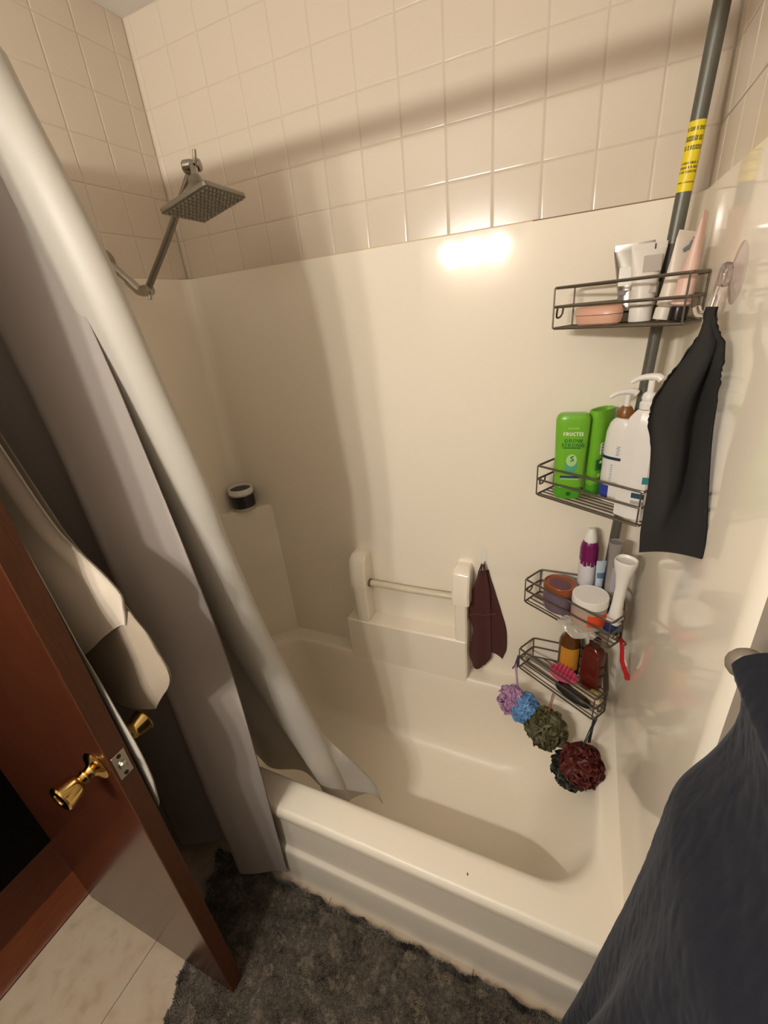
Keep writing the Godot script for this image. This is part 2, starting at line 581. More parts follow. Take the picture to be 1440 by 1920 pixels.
# ------------------------------------------------------------------ bathtub
func bathtub() -> void:
	var t := thing("bathtub", "cream bathtub with wide front rim and stepped apron", "bathtub")
	# rim and basin in one: rings from the wall line to the middle of the floor
	var rows := [  # x0, x1, z0, z1, corner, y front, y back
		[0.0, 1.441, 0.0, 0.704, 0.004, 0.362, 0.400],
		[0.0, 1.441, 0.0, 0.704, 0.004, 0.374, 0.412],
		[0.004, 1.437, 0.003, 0.698, 0.006, 0.3855, 0.418],
		[0.010, 1.432, 0.006, 0.690, 0.010, 0.389, 0.420],
		[0.070, 1.395, 0.060, 0.630, 0.10, 0.390, 0.420],
		[0.084, 1.383, 0.072, 0.615, 0.12, 0.388, 0.419],
		[0.094, 1.375, 0.078, 0.605, 0.13, 0.380, 0.412],
		[0.100, 1.366, 0.082, 0.599, 0.135, 0.360, 0.39],
		[0.112, 1.330, 0.090, 0.588, 0.14, 0.27, 0.29],
		[0.130, 1.275, 0.100, 0.574, 0.14, 0.16, 0.17],
		[0.150, 1.235, 0.112, 0.560, 0.135, 0.095, 0.098],
		[0.175, 1.200, 0.130, 0.540, 0.12, 0.066, 0.068],
		[0.210, 1.160, 0.160, 0.510, 0.10, 0.057, 0.058],
		[0.32, 1.02, 0.25, 0.42, 0.06, 0.053, 0.053]]
	var rings := []
	for r in rows:
		var ring := PackedVector3Array()
		for p in rounded(r[0], r[1], r[2], r[3], r[4], 7):
			ring.append(Vector3(p.x, lerpf(r[6], r[5], smoothstep(0.16, 0.42, p.y)), p.y))
		rings.append(ring)
	var b := Buf.new()
	b.loft(rings, false, true, true, false)
	obj("basin", b.mesh(50), m.basin, t)
	# apron: one profile drawn along the front
	var prof := [[0.374, 0.7035], [0.362, 0.7045], [0.350, 0.7035], [0.340, 0.6985], [0.330, 0.6945], [0.22, 0.6915], [0.190, 0.6915], [0.181, 0.694], [0.172, 0.7005], [0.164, 0.7030], [0.15, 0.7035], [0.05, 0.7015], [0.0, 0.7015]]
	rings = []
	for x in [0.001, 0.36, 0.72, 1.08, 1.44]:
		var r := PackedVector3Array()
		for p in prof:
			r.append(Vector3(x, p[0], p[1]))
		r.append(Vector3(x, 0.0, 0.66))
		r.append(Vector3(x, 0.374, 0.66))
		rings.append(r)
	b = Buf.new()
	b.loft(rings)
	obj("apron", b.mesh(30), m.acrylic, t)
	b = Buf.new()
	b.lathe([[0.0005, 0.0], [0.028, 0.0], [0.030, 0.004], [0.020, 0.006], [0.0005, 0.004]], 20, Transform3D(Basis(), Vector3(0.26, 0.056, 0.335)))
	obj("drain", b.mesh(), m.chrome, t)
	b = Buf.new()
	b.section([[-0.0004, 0.0016, 0.0036], [0.0004, 0.0016, 0.0036], [0.0006, 0.0010, 0.0026]], 10, 2.0, Transform3D(Basis(Vector3.UP, 0.4), Vector3(1.083, 0.3902, 0.665)))
	obj("enamel_chip", b.mesh(), M("#5a4c3c", 0.7), t, "tiny dark chip in the rim")

# ------------------------------------------------------------------ door
func room_door() -> void:
	var grain := noise_tex(31, 0.012, ["#46291c", "#5a3524", "#4e2d1f", "#643d2b"], 512, 5)
	var face := M("#d8c0b4", 0.22, 0.0, {"albedo_texture": grain, "uv1_triplanar": true, "uv1_scale": Vector3(7.0, 0.5, 7.0), "metallic_specular": 0.55})
	var rough := noise_tex(33, 0.02, ["#4a2c10", "#6a4218", "#5c3815", "#70491c"], 512, 5)
	var edge := M("#caa860", 0.5, 0.0, {"albedo_texture": rough, "uv1_triplanar": true, "uv1_scale": Vector3(9.0, 0.7, 9.0)})
	var t := Node3D.new()
	t.name = "door_1"
	add_child(t)
	struct(t, "open reddish-brown wooden door with brass knobs, swung in beside the curtain", "door")
	var b := Buf.new()
	b.box(Vector3(0.2005, 1.03, 0.976), Vector3(0.605, 2.02, 0.037), 0.002)
	obj("leaf", b.mesh(30), face, t)
	b = Buf.new()
	b.box(Vector3(0.5043, 1.03, 0.976), Vector3(0.0022, 2.0185, 0.0365), 0.0008)
	var strip_ := obj("edge_banding", b.mesh(30), edge, t, "dull brown raw edge of the door")
	b = Buf.new()
	b.box(Vector3(0.5056, 0.955, 0.976), Vector3(0.0016, 0.058, 0.026), 0.0005)
	var plate := obj("latch_plate", b.mesh(30), m.steel, t, "worn steel latch plate")
	b = Buf.new()
	b.box(Vector3(0.509, 0.955, 0.976), Vector3(0.010, 0.018, 0.012), 0.003)
	obj("latch_bolt", b.mesh(30), m.steel, plate)
	for s in [-1, 1]:
		b = Buf.new()
		b.lathe([[0.0005, 0.0], [0.0042, 0.0], [0.0042, 0.001], [0.0005, 0.0013]], 10, Transform3D(Basis(Vector3(0, 0, 1), -PI / 2), Vector3(0.5063, 0.955 + s * 0.022, 0.976)))
		obj("screw", b.mesh(), M("#4a4238", 0.4, 1.0), plate)
	for s in [[1.0, 0.9945], [-1.0, 0.9575]]:
		var out: float = s[0]
		var xf := Transform3D(Basis(Vector3(1, 0, 0), out * PI / 2), Vector3(0.458, 0.955, s[1]))
		b = Buf.new()
		b.lathe([[0.0005, 0.0], [0.031, 0.0], [0.032, 0.002], [0.028, 0.006], [0.016, 0.010], [0.0125, 0.013], [0.0110, 0.020], [0.0130, 0.024], [0.0115, 0.028], [0.0115, 0.034], [0.0005, 0.034]], 26, xf)
		var ros := obj("rosette", b.mesh(), m.brass, t, "round brass plate and neck of the knob")
		b = Buf.new()
		b.lathe([[0.0005, 0.033], [0.0145, 0.033], [0.0185, 0.037], [0.0205, 0.043], [0.0235, 0.054], [0.0258, 0.064], [0.0262, 0.067], [0.0240, 0.070], [0.0130, 0.0705], [0.0120, 0.069], [0.0005, 0.069]], 26, xf)
		obj("knob", b.mesh(), m.brass, t, "flared brass door knob")

# ------------------------------------------------------------------ shower curtains
func curtains() -> void:
	var rod := thing("curtain_rod", "curtain rod across the tub opening above the frame", "curtain rod", Vector3(0, 2.048, 0.79))
	var b := Buf.new()
	b.tube([Vector3(0.012, 0, 0), Vector3(0.7, 0, 0), Vector3(1.429, 0, 0)], 0.0145, 16)
	obj("rod", b.mesh(), m.white, rod)
	for s in [[0.0, 1.0], [1.441, -1.0]]:
		b = Buf.new()
		b.lathe([[0.0005, 0.0], [0.03, 0.0], [0.03, 0.008], [0.018, 0.02], [0.0005, 0.02]], 20, Transform3D(Basis(Vector3(0, 0, 1), -s[1] * PI / 2), Vector3(s[0], 0, 0)))
		obj("flange", b.mesh(), m.white, rod)
	# outer curtain: broad hanging folds
	var fab := M("#aaa099", 0.7, 0.0, {"backlight_enabled": true, "backlight": Color(0.26, 0.245, 0.23)})
	var edge := [[0.0, 0.496], [0.28, 0.514], [0.56, 0.535], [0.97, 0.556], [1.28, 0.544], [1.6, 0.526], [1.78, 0.507], [2.04, 0.490]]
	var outer := func(u: float, v: float) -> Vector3:
		var y := lerpf(2.030, 0.06, v)
		var xr := curve(edge, y)
		var x := lerpf(0.03, xr, u)
		var amp := lerpf(0.018, 0.028, smoothstep(0.0, 0.5, v))
		var ph := (u - 0.72) / 0.55 * TAU + PI / 2 + 0.2 * sin(v * 2.5)
		var z := lerpf(0.778, 0.748, v) + amp * (sin(ph) + 0.22 * sin(2.0 * ph + 0.9))
		x += 0.022 * cos(ph) * smoothstep(0.0, 0.3, v)
		z += 0.004 * sin(y * 9.0 + u * 6.0) * (1.0 - u)
		return Vector3(minf(x, xr), y, z)
	tag(obj("shower_curtain", sheet(outer, 150, 60, 0.0022), fab), "grey outer shower curtain hanging outside the tub behind the door", "shower curtain")
	# liner: inside the tub, with one fat roll near its free edge and a loose flap at its foot
	var lin := M("#c2bcb2", 0.5, 0.0, {"backlight_enabled": true, "backlight": Color(0.55, 0.53, 0.49)})
	var ledge := [[0.20, 0.668], [0.283, 0.652], [0.481, 0.636], [0.687, 0.612], [0.952, 0.578], [1.26, 0.570], [1.4, 0.578], [1.6, 0.570], [1.8, 0.562], [2.04, 0.530]]
	var valley := [[0.20, 0.575], [0.252, 0.563], [0.418, 0.531], [0.627, 0.485], [0.906, 0.440], [1.238, 0.425], [1.448, 0.425], [1.6, 0.426], [1.844, 0.438], [2.04, 0.45]]
	var liner := func(u: float, v: float) -> Vector3:
		var y := lerpf(2.030, 0.24, v)
		var zc := lerpf(0.548, 0.768, clampf((y - 0.40) / 1.645, -0.05, 1.0))
		var xr := curve(ledge, y)
		var xv := curve(valley, y)
		var amp := lerpf(0.012, 0.028, smoothstep(0.0, 0.4, v))
		var r := (xr - xv) / 2.0
		var dep := minf(r, 0.040) * 0.95
		if u > 0.88:
			var s := (u - 0.88) / 0.12
			var w := 0.105 * smoothstep(0.56, 0.30, y)
			return Vector3(xr - 0.02 * s * (1.0 - minf(1.0, w * 20.0)) + w * s, y, zc - 0.012 - s * 0.022 - w * 0.25 * sin(s * PI))
		if u > 0.5:
			var a := lerpf(PI * 1.02, 0.0, (u - 0.5) / 0.38)
			return Vector3((xv + xr) / 2.0 + cos(a) * r, y, zc - 0.012 + sin(a) * dep)
		var q := u / 0.5
		var x0 := lerpf(0.03, 0.11, smoothstep(0.0, 1.0, v))
		var ph := q * 2.0 * TAU
		return Vector3(lerpf(x0, xv, q), y, zc - 0.012 + amp * (cos(ph) - 1.0) * 0.5)
	tag(obj("shower_liner", sheet(liner, 190, 70, 0.0012), lin), "white translucent shower liner rolled at its edge and tucked inside the tub", "shower curtain")

# ------------------------------------------------------------------ tension pole caddy
const SHELF_Y := [1.611, 1.193, 0.819, 0.535]
const SHELF_OFF := [[0.022, 0.029], [0.007, 0.013], [-0.010, -0.004], [-0.018, -0.012]]
const FOOT := [[1.183, 0.024], [1.144, 0.090], [1.374, 0.237], [1.406, 0.191]]

func pole_at(y: float) -> Vector3:
	return Vector3(1.372 + (y - 1.5) * 0.034, y, 0.095 + (y - 1.6) * 0.05)

func foot(k: int, i: int, y := 0.0) -> Vector3:
	return Vector3(FOOT[i][0] + SHELF_OFF[k][0], SHELF_Y[k] + y, FOOT[i][1] + SHELF_OFF[k][1])

func filleted(pts: Array, r := 0.008) -> Array:      # a closed loop with its corners rounded
	var out := []
	var n := pts.size()
	for i in n:
		var p: Vector3 = pts[i]
		var a: Vector3 = (pts[(i - 1 + n) % n] - p).normalized()
		var b: Vector3 = (pts[(i + 1) % n] - p).normalized()
		out.append(p + a * r)
		out.append(p + (a + b) * r * 0.28)
		out.append(p + b * r)
	return out

func caddy() -> void:
	var t := thing("corner_caddy", "grey metal tension pole with four wire corner baskets", "shower caddy", Vector3.ZERO)
	var b := Buf.new()
	b.tube([pole_at(0.425), pole_at(1.2), pole_at(1.77)], 0.0118, 18)
	obj("pole", b.mesh(), m.pole, t)
	b = Buf.new()
	b.tube([pole_at(1.70), pole_at(2.1), pole_at(2.462)], 0.0132, 18)
	obj("upper_pole", b.mesh(), m.pole, t)
	b = Buf.new()
	b.tube([pole_at(1.685), pole_at(1.75)], 0.0138, 18)
	obj("collar", b.mesh(), M("#26241f", 0.5), t, "dark plastic sleeve")
	b = Buf.new()
	b.lathe([[0.0005, 0], [0.03, 0], [0.03, 0.008], [0.016, 0.018], [0.0005, 0.018]], 20, Transform3D(Basis(Vector3(1, 0, 0), PI), pole_at(2.476)))
	obj("ceiling_foot", b.mesh(), M("#3a3935", 0.6), t)
	b = Buf.new()
	b.lathe([[0.0005, 0], [0.022, 0], [0.022, 0.008], [0.015, 0.018], [0.0005, 0.018]], 20, Transform3D(Basis(), pole_at(0.4205)))
	obj("rubber_foot", b.mesh(), M("#3a3935", 0.6), t)
	# yellow warning sticker round the pole
	var im := Image.create(256, 512, false, Image.FORMAT_RGB8)
	im.fill(Color("#e8d021"))
	var r2 := RandomNumberGenerator.new()
	r2.seed = 5
	for line in [[40, 26], [98, 34], [160, 30], [270, 20], [305, 20], [340, 20], [430, 12]]:
		var x := 6
		while x < 250:
			var w := r2.randi_range(5, 13)
			im.fill_rect(Rect2i(x, line[0], w, line[1]), Color("#2c2812"))
			if r2.randf() < 0.6:
				im.fill_rect(Rect2i(x + 3, line[0] + line[1] / 3, maxi(w - 6, 2), line[1] / 3), Color("#cbb41e"))
			x += w + (4 if r2.randf() < 0.75 else 14)
	var sm := M("#ffffff", 0.4, 0.0, {"albedo_texture": ImageTexture.create_from_image(im), "uv1_scale": Vector3(2.0, -1.0, 1.0)})
	b = Buf.new()
	b.tube([pole_at(1.833), pole_at(1.88), pole_at(1.936)], 0.01345, 20)
	obj("warning_sticker", b.mesh(), sm, t, "yellow sticker printed with black lines of text")
	# baskets
	for k in 4:
		var c := []
		for i in 4: c.append(foot(k, i))
		var back_r := Vector3(minf(c[3].x + 0.002, 1.428), c[3].y, c[0].z + 0.005)
		c.append(back_r)
		b = Buf.new()
		for lev in [0.0, 0.0443, 0.0823]:
			var loop := []
			for p in c: loop.append(p + Vector3(0, lev, 0))
			b.tube(filleted(loop), 0.0030 if lev > 0.0 else 0.0027, 8, true)
		var basket := obj("basket", b.mesh(), m.wire, t)
		var ups := [c[0], c[1], c[1].lerp(c[2], 0.985), c[3], c[4], c[0].lerp(c[4], 0.5)]
		for p in ups:
			b = Buf.new()
			b.tube([p, p + Vector3(0, 0.0823, 0)], 0.0018, 6)
			obj("upright", b.mesh(), m.wire, basket)
		# floor wires run parallel to the front rail
		var front: Vector3 = (c[2] - c[1])
		var n := Vector3(front.z, 0, -front.x).normalized()      # towards the corner
		for w in 8:
			var o: Vector3 = c[1] + n * (0.012 + 0.0165 * w)
			var ends := []
			for i in 5:
				var p: Vector3 = c[i]
				var q: Vector3 = c[(i + 1) % 5]
				var dp := (p - o).dot(n)
				var dq := (q - o).dot(n)
				if (dp < 0.0) != (dq < 0.0):
					ends.append(p.lerp(q, dp / (dp - dq)))
			if ends.size() == 2:
				b = Buf.new()
				b.tube([ends[0] + Vector3(0, -0.001, 0), ends[1] + Vector3(0, -0.001, 0)], 0.0020, 6)
				obj("floor_wire", b.mesh(), m.wire, basket)
		# a hub that clamps the basket to the pole, with one stay
		b = Buf.new()
		b.tube([pole_at(SHELF_Y[k] - 0.012), pole_at(SHELF_Y[k] + 0.03)], 0.0150, 16)
		var hub := pole_at(SHELF_Y[k])
		b.tube([hub, Vector3(hub.x + 0.01, hub.y, back_r.z + 0.01), back_r], 0.0028, 6)
		b.tube([hub, Vector3(hub.x, hub.y, c[0].z)], 0.0028, 6)
		obj("clamp", b.mesh(), m.wire, basket)
		# hanging hooks on both short sides
		for s in [[c[0], c[1], 0.62], [c[2], c[3], 0.45]]:
			var out: Vector3 = (s[1] - s[0]).normalized()
			var mid: Vector3 = s[0].lerp(s[1], s[2]) + Vector3(0, 0.0443, 0)
			var side := Vector3(-out.z, 0, out.x)
			if side.dot(mid - (c[0] + c[2]) / 2) < 0: side = -side
			if s[0] == c[2]: side *= 0.35
			b = Buf.new()
			b.tube([mid - out * 0.011 + side * 0.002, mid - out * 0.011 + side * 0.004 + Vector3(0, -0.016, 0), mid - out * 0.007 + side * 0.006 + Vector3(0, -0.022, 0), mid + side * 0.007 + Vector3(0, -0.024, 0),
				mid + out * 0.007 + side * 0.006 + Vector3(0, -0.022, 0), mid + out * 0.011 + side * 0.004 + Vector3(0, -0.016, 0), mid + out * 0.011 + side * 0.002], 0.0022, 7)
			obj("hook", b.mesh(), m.wire, basket)

# ------------------------------------------------------------------ shower head
func shower_head() -> void:
	var t := thing("rain_shower", "square rain shower head on a jointed chrome extension arm", "shower head")
	var b := Buf.new()
	b.tube([Vector3(-0.004, 1.882, 0.285), Vector3(0.02, 1.868, 0.283), Vector3(0.072, 1.814, 0.277)], 0.0098, 14)
	obj("wall_pipe", b.mesh(), m.chrome, t)
	b = Buf.new()
	b.lathe([[0.0005, 0.0], [0.03, 0.0], [0.028, 0.005], [0.013, 0.010], [0.0005, 0.010]], 24, Transform3D(Basis(Vector3(0, 0, 1), -PI / 2), Vector3(0.001, 1.882, 0.285)))
	obj("escutcheon", b.mesh(), m.chrome, t)
	b = Buf.new()
	b.tube([Vector3(0.060, 1.826, 0.278), Vector3(0.078, 1.808, 0.277), Vector3(0.085, 1.800, 0.276), Vector3(0.095, 1.796, 0.274), Vector3(0.114, 1.798, 0.271)], 0.0128, 14)
	b.lathe([[0.0005, -0.012], [0.0145, -0.012], [0.0145, 0.012], [0.0005, 0.012]], 18, Transform3D(Basis.from_euler(Vector3(0.3, 0, PI / 2)), Vector3(0.112, 1.798, 0.27)))
	b.tube([Vector3(0.118, 1.794, 0.274), Vector3(0.128, 1.784, 0.282), Vector3(0.130, 1.774, 0.284)], 0.0045, 8)
	obj("lower_joint", b.mesh(), m.chrome, t)
	b = Buf.new()
	b.tube([Vector3(0.112, 1.800, 0.268), Vector3(0.22, 1.905, 0.257), Vector3(0.338, 2.030, 0.245)], 0.0088, 14)
	obj("extension_arm", b.mesh(), m.nickel, t)
	b = Buf.new()
	b.lathe([[0.0005, -0.022], [0.0120, -0.022], [0.0135, -0.018], [0.0120, -0.006], [0.0135, -0.002], [0.0135, 0.016], [0.0110, 0.020], [0.0005, 0.020]], 18, Transform3D(Basis.from_euler(Vector3(0.0, 0.35, PI / 2)), Vector3(0.348, 2.036, 0.252)))
	obj("upper_joint", b.mesh(), m.chrome, t)
	b = Buf.new()
	b.tube([Vector3(0.368, 2.036, 0.262), Vector3(0.374, 2.050, 0.262), Vector3(0.376, 2.060, 0.262)], 0.0042, 8)
	b.tube([Vector3(0.356, 2.034, 0.257), Vector3(0.366, 2.022, 0.266), Vector3(0.371, 2.004, 0.273)], 0.0088, 12)
	obj("wing_screw", b.mesh(), m.chrome, t)
	# the plate hangs level, its nozzle face towards the tub floor
	var ny := Vector3(-0.222, 0.975, 0.014).normalized()
	var nx := Vector3(-0.06, 0.0, -1.0)
	nx = (nx - ny * nx.dot(ny)).normalized()
	var xf := Transform3D(Basis(nx, ny, nx.cross(ny)), Vector3(0.383, 1.949, 0.275))
	var h := 0.0735
	b = Buf.new()
	var rings := []
	for r in [[0.0, h - 0.002, 0.008], [0.001, h, 0.009], [0.009, h, 0.009], [0.0115, h * 0.97, 0.010], [0.019, h * 0.74, 0.022], [0.029, h * 0.50, 0.022], [0.041, h * 0.33, 0.020], [0.048, 0.018, 0.0175], [0.060, 0.0135, 0.013]]:
		var ring := PackedVector3Array()
		for p in rounded(-r[1], r[1], -r[1], r[1], r[2], 4):
			ring.append(xf * Vector3(p.x, r[0], p.y))
		rings.append(ring)
	b.loft(rings)
	obj("head_plate", b.mesh(45), m.nickel, t)
	# the spray face is a sheet of small rubber nozzles
	b = Buf.new()
	for i in 11:
		for j in 11:
			var c := Vector3((i - 5) * 0.0128, 0, (j - 5) * 0.0128)
			b.section([[-0.0035, 0.0018, 0.0018], [-0.0030, 0.0028, 0.0028], [0.0004, 0.0036, 0.0036]], 6, 2.0, xf * Transform3D(Basis(), c))
	var nz_ := obj("nozzles", b.mesh(), M("#a39d90", 0.6), t)
	nz_.set_meta("kind", "stuff")

# ------------------------------------------------------------------ towels
func foreground_towel() -> void:
	var bar := thing("towel_bar", "taupe towel bar end sticking out above the navy towel", "towel bar", Vector3(1.398, 1.352, 0.85))
	var b := Buf.new()
	b.tube([Vector3(0, 0, 0.004), Vector3(0, 0, 0.2), Vector3(0, 0, 0.50)], 0.0125, 16)
	obj("bar", b.mesh(), M("#75695a", 0.45), bar)
	b = Buf.new()
	b.ball(Vector3(0, 0, 0), Vector3(0.0165, 0.0165, 0.012), 16)
	obj("end_cap", b.mesh(), M("#75695a", 0.45), bar)
	for z in [0.045, 0.44]:
		b = Buf.new()
		b.tube([Vector3(0, 0, z), Vector3(0.043, 0, z)], 0.009, 12)
		b.lathe([[0.0005, 0], [0.024, 0], [0.022, 0.006], [0.0005, 0.006]], 18, Transform3D(Basis(Vector3(0, 0, 1), PI / 2), Vector3(0.0455, 0, z)))
		obj("bracket", b.mesh(), M("#75695a", 0.45), bar)
	var terry := noise_tex(41, 0.09, ["#0b1020", "#172040", "#111830", "#1f2a4c"], 512, 3)
	var navy := M("#666a7a", 0.95, 0.0, {"albedo_texture": terry, "uv1_triplanar": true, "uv1_world_triplanar": true, "uv1_scale": Vector3(4, 4, 4), "rim_enabled": true, "rim": 0.2, "rim_tint": 0.6})
	var edge_x := [[0.35, 1.268], [0.51, 1.287], [0.73, 1.308], [0.875, 1.322], [1.045, 1.340], [1.135, 1.347], [1.21, 1.353], [1.262, 1.373], [1.315, 1.385], [1.38, 1.381]]
	var nf := FastNoiseLite.new()
	nf.seed = 9
	nf.frequency = 55.0
	var nl := FastNoiseLite.new()
	nl.seed = 4
	nl.frequency = 1.6
	var towel := func(u: float, v: float) -> Vector3:
		# v below 0.9 hangs in front of the bar, the rest runs over it and down behind
		var p := Vector3.ZERO
		if v < 0.88:
			var w := v / 0.88
			var y := lerpf(0.38, 1.368, w)
			var flare := 1.0 - w
			var x := curve(edge_x, y)
			var fold := sin(u * 15.5 - flare * 2.6 + 1.2) + 0.5 * sin(u * 31.0 + flare * 3.0)
			var amp := 0.002 + 0.030 * smoothstep(0.0, 0.8, flare)
			x += 0.02 * u * (1.0 - flare) - 0.02 * u * flare + amp * fold * smoothstep(0.0, 0.15, u) * 0.55
			var turn := exp(-u * 26.0)
			p = Vector3(x + turn * 0.05 * (0.3 + flare), y, 0.878 + u * 0.42 - turn * 0.006 + 0.02 * nl.get_noise_2d(u * 0.6, y) * smoothstep(0.0, 0.2, u))
		else:
			var w := (v - 0.88) / 0.12
			var a := w * PI * 1.15
			p = Vector3(1.402 - cos(a) * 0.021, 1.368 + sin(a) * 0.018 - maxf(0.0, w - 0.8) * 0.3, 0.878 + u * 0.42)
		var k := nf.get_noise_3d(p.x, p.y, p.z) * 0.0016
		return p + Vector3(-k, k * 0.4, k * 1.2)
	tag(obj("bath_towel", sheet(towel, 190, 210, 0.009), navy), "large dark navy terry towel hanging in the right foreground", "towel")

func door_towels() -> void:
	var hook := thing("door_hook", "small brown hook rail on the back of the door holding the towels", "hook", Vector3(0.30, 1.74, 0.957))
	var b := Buf.new()
	b.box(Vector3(0, 0, -0.004), Vector3(0.36, 0.03, 0.008), 0.003)
	for x in [-0.12, 0.05, 0.15]:
		b.tube([Vector3(x, 0, -0.006), Vector3(x, -0.012, -0.03), Vector3(x, 0.006, -0.045)], 0.004, 8)
	obj("rail", b.mesh(), M("#4a3a2c", 0.5), hook)
	var beige := M("#cdbfae", 0.95, 0.0, {"rim_enabled": true, "rim": 0.3})
	var beige2 := M("#a59684", 0.95)
	var grey := M("#c4bcb2", 0.9)
	# front towel, its free corner swinging out past the door edge
	var e1 := [[1.08, 0.42], [1.14, 0.475], [1.20, 0.520], [1.258, 0.549], [1.304, 0.555], [1.404, 0.475], [1.547, 0.437], [1.73, 0.40]]
	var t1 := func(u: float, v: float) -> Vector3:
		var bottom := lerpf(1.02, 1.10, u) + 0.12 * smoothstep(0.6, 1.0, u)
		var y := lerpf(bottom, 1.73, v)
		var x := lerpf(0.14, curve(e1, y), u)
		var z := 0.902 + 0.014 * sin(u * 11.0 + y * 1.5) * (0.4 + 0.6 * (1.0 - v)) + 0.02 * v
		z -= 0.02 * smoothstep(0.85, 1.0, u)
		return Vector3(x, y, z)
	tag(obj("hand_towel", sheet(t1, 60, 50, 0.005), beige), "beige towel on the door back with its corner bulging past the door edge", "towel")
	var e2 := [[0.83, 0.34], [0.956, 0.462], [1.02, 0.52], [1.10, 0.583], [1.16, 0.580], [1.228, 0.556], [1.4, 0.46], [1.70, 0.38]]
	var t2 := func(u: float, v: float) -> Vector3:
		var y := lerpf(lerpf(0.86, 0.99, u), 1.72, v)
		var x := lerpf(0.14, curve(e2, y), u)
		var z := 0.872 + 0.010 * sin(u * 9.0 + 2.0 - y * 2.0)
		if y < 1.085 - 0.06 * (1.0 - u): z += 0.0
		return Vector3(x, y, z)
	tag(obj("hand_towel", sheet(t2, 60, 60, 0.005), beige2), "darker brown-grey towel hanging behind and below the beige towel", "towel")
	var e3 := [[0.74, 0.47], [0.79, 0.498], [0.83, 0.508], [0.88, 0.519], [0.97, 0.521], [1.05, 0.511], [1.13, 0.502], [1.2, 0.49], [1.7, 0.46]]
	var t3 := func(u: float, v: float) -> Vector3:
		var y := lerpf(lerpf(0.74, 0.775, u), 1.70, v)
		var x := lerpf(0.30, curve(e3, y), u)
		return Vector3(x, y, 0.944 + 0.004 * sin(u * 8.0))
	tag(obj("thin_cloth", sheet(t3, 20, 40, 0.003), grey), "thin pale grey cloth showing as a strip right behind the door edge", "cloth")

# ------------------------------------------------------------------ rug
func rug_left(z: float) -> float:
	return 0.312 + (z - 0.994) * 0.42 + 0.006 * sin(z * 90.0)

func scallop(x: float) -> float:
	return 0.011 * absf(sin(x * PI / 0.086 + 0.5 * sin(x * 17.0))) - 0.003 + 0.003 * sin(x * 31.0)

func rug() -> void:
	var n1 := FastNoiseLite.new(); n1.seed = 2; n1.frequency = 11.0; n1.fractal_octaves = 4
	var n2 := FastNoiseLite.new(); n2.seed = 8; n2.frequency = 70.0; n2.fractal_octaves = 2
	var t := thing("bath_rug", "mottled dark grey shaggy rug with a scalloped edge along the tub", "rug")
	var im := noise_tex(51, 0.018, ["#3d3936", "#67615b", "#4b4642", "#8a837b", "#544e49"], 1024, 4)
	var mat := M("#d8ccb8", 0.95, 0.0, {"albedo_texture": im, "uv1_triplanar": true, "uv1_world_triplanar": true, "uv1_scale": Vector3(0.9, 0.9, 0.9)})
	var top := func(u: float, v: float) -> Vector3:
		var x := lerpf(rug_left(lerpf(0.722, 1.36, v)), 1.425, u)
		var z := lerpf(0.716 + scallop(x), 1.36, v)
		if v > 0.0: z = lerpf(0.716 + scallop(x) * maxf(0.0, 1.0 - v * 8.0), 1.36, v)
		var rim := minf(minf(u, 1.0 - u) * 30.0, minf(v, 1.0 - v) * 26.0)
		var y := 0.004 + 0.016 * smoothstep(0.0, 1.0, rim) + 0.005 * n1.get_noise_2d(x, z) + 0.0028 * n2.get_noise_2d(x, z)
		return Vector3(x, maxf(y, 0.003), z)
	obj("mat", sheet(top, 240, 170, 0.004), mat, t)
	# pile: short tufts set into the mat
	var tuft := Buf.new()
	for k in 3:
		var a := TAU * k / 3.0
		var d := Vector3(cos(a), 0, sin(a))
		var s := Vector3(-sin(a), 0, cos(a)) * 0.0016
		tuft.tri(d * 0.001 + s, d * 0.001 - s, d * 0.004 + Vector3(0, 0.010, 0))
	var mm := MultiMesh.new()
	mm.transform_format = MultiMesh.TRANSFORM_3D
	mm.use_colors = true
	mm.mesh = tuft.mesh(10)
	var r2 := RandomNumberGenerator.new()
	r2.seed = 12
	var n3 := FastNoiseLite.new(); n3.seed = 77; n3.frequency = 11.0; n3.fractal_octaves = 4
	mm.instance_count = 60000
	for i in 60000:
		var z := r2.randf_range(0.723, 1.34)
		var x := r2.randf_range(rug_left(z) + 0.006, 1.42)
		z = maxf(z, 0.720 + scallop(x) + r2.randf() * 0.004)
		var lean := Basis.from_euler(Vector3(r2.randf_range(-0.5, 0.5), r2.randf() * TAU, r2.randf_range(-0.5, 0.5))).scaled(Vector3.ONE * r2.randf_range(0.7, 1.2))
		mm.set_instance_transform(i, Transform3D(lean, Vector3(x, 0.017 + 0.005 * n1.get_noise_2d(x, z), z)))
		var c := clampf(0.125 + 0.28 * n3.get_noise_2d(x * 0.6 + z * 0.5, z * 1.3 - x * 0.4) + r2.randf_range(-0.006, 0.006), 0.03, 0.30)
		mm.set_instance_color(i, Color(c * 1.20, c * 1.06, c * 0.90))
	var mi := MultiMeshInstance3D.new()
	mi.name = "pile"
	mi.multimesh = mm
	mi.material_override = M("#ffffff", 0.95, 0.0, {"vertex_color_use_as_albedo": true})
	mi.set_meta("kind", "stuff")
	t.add_child(mi)

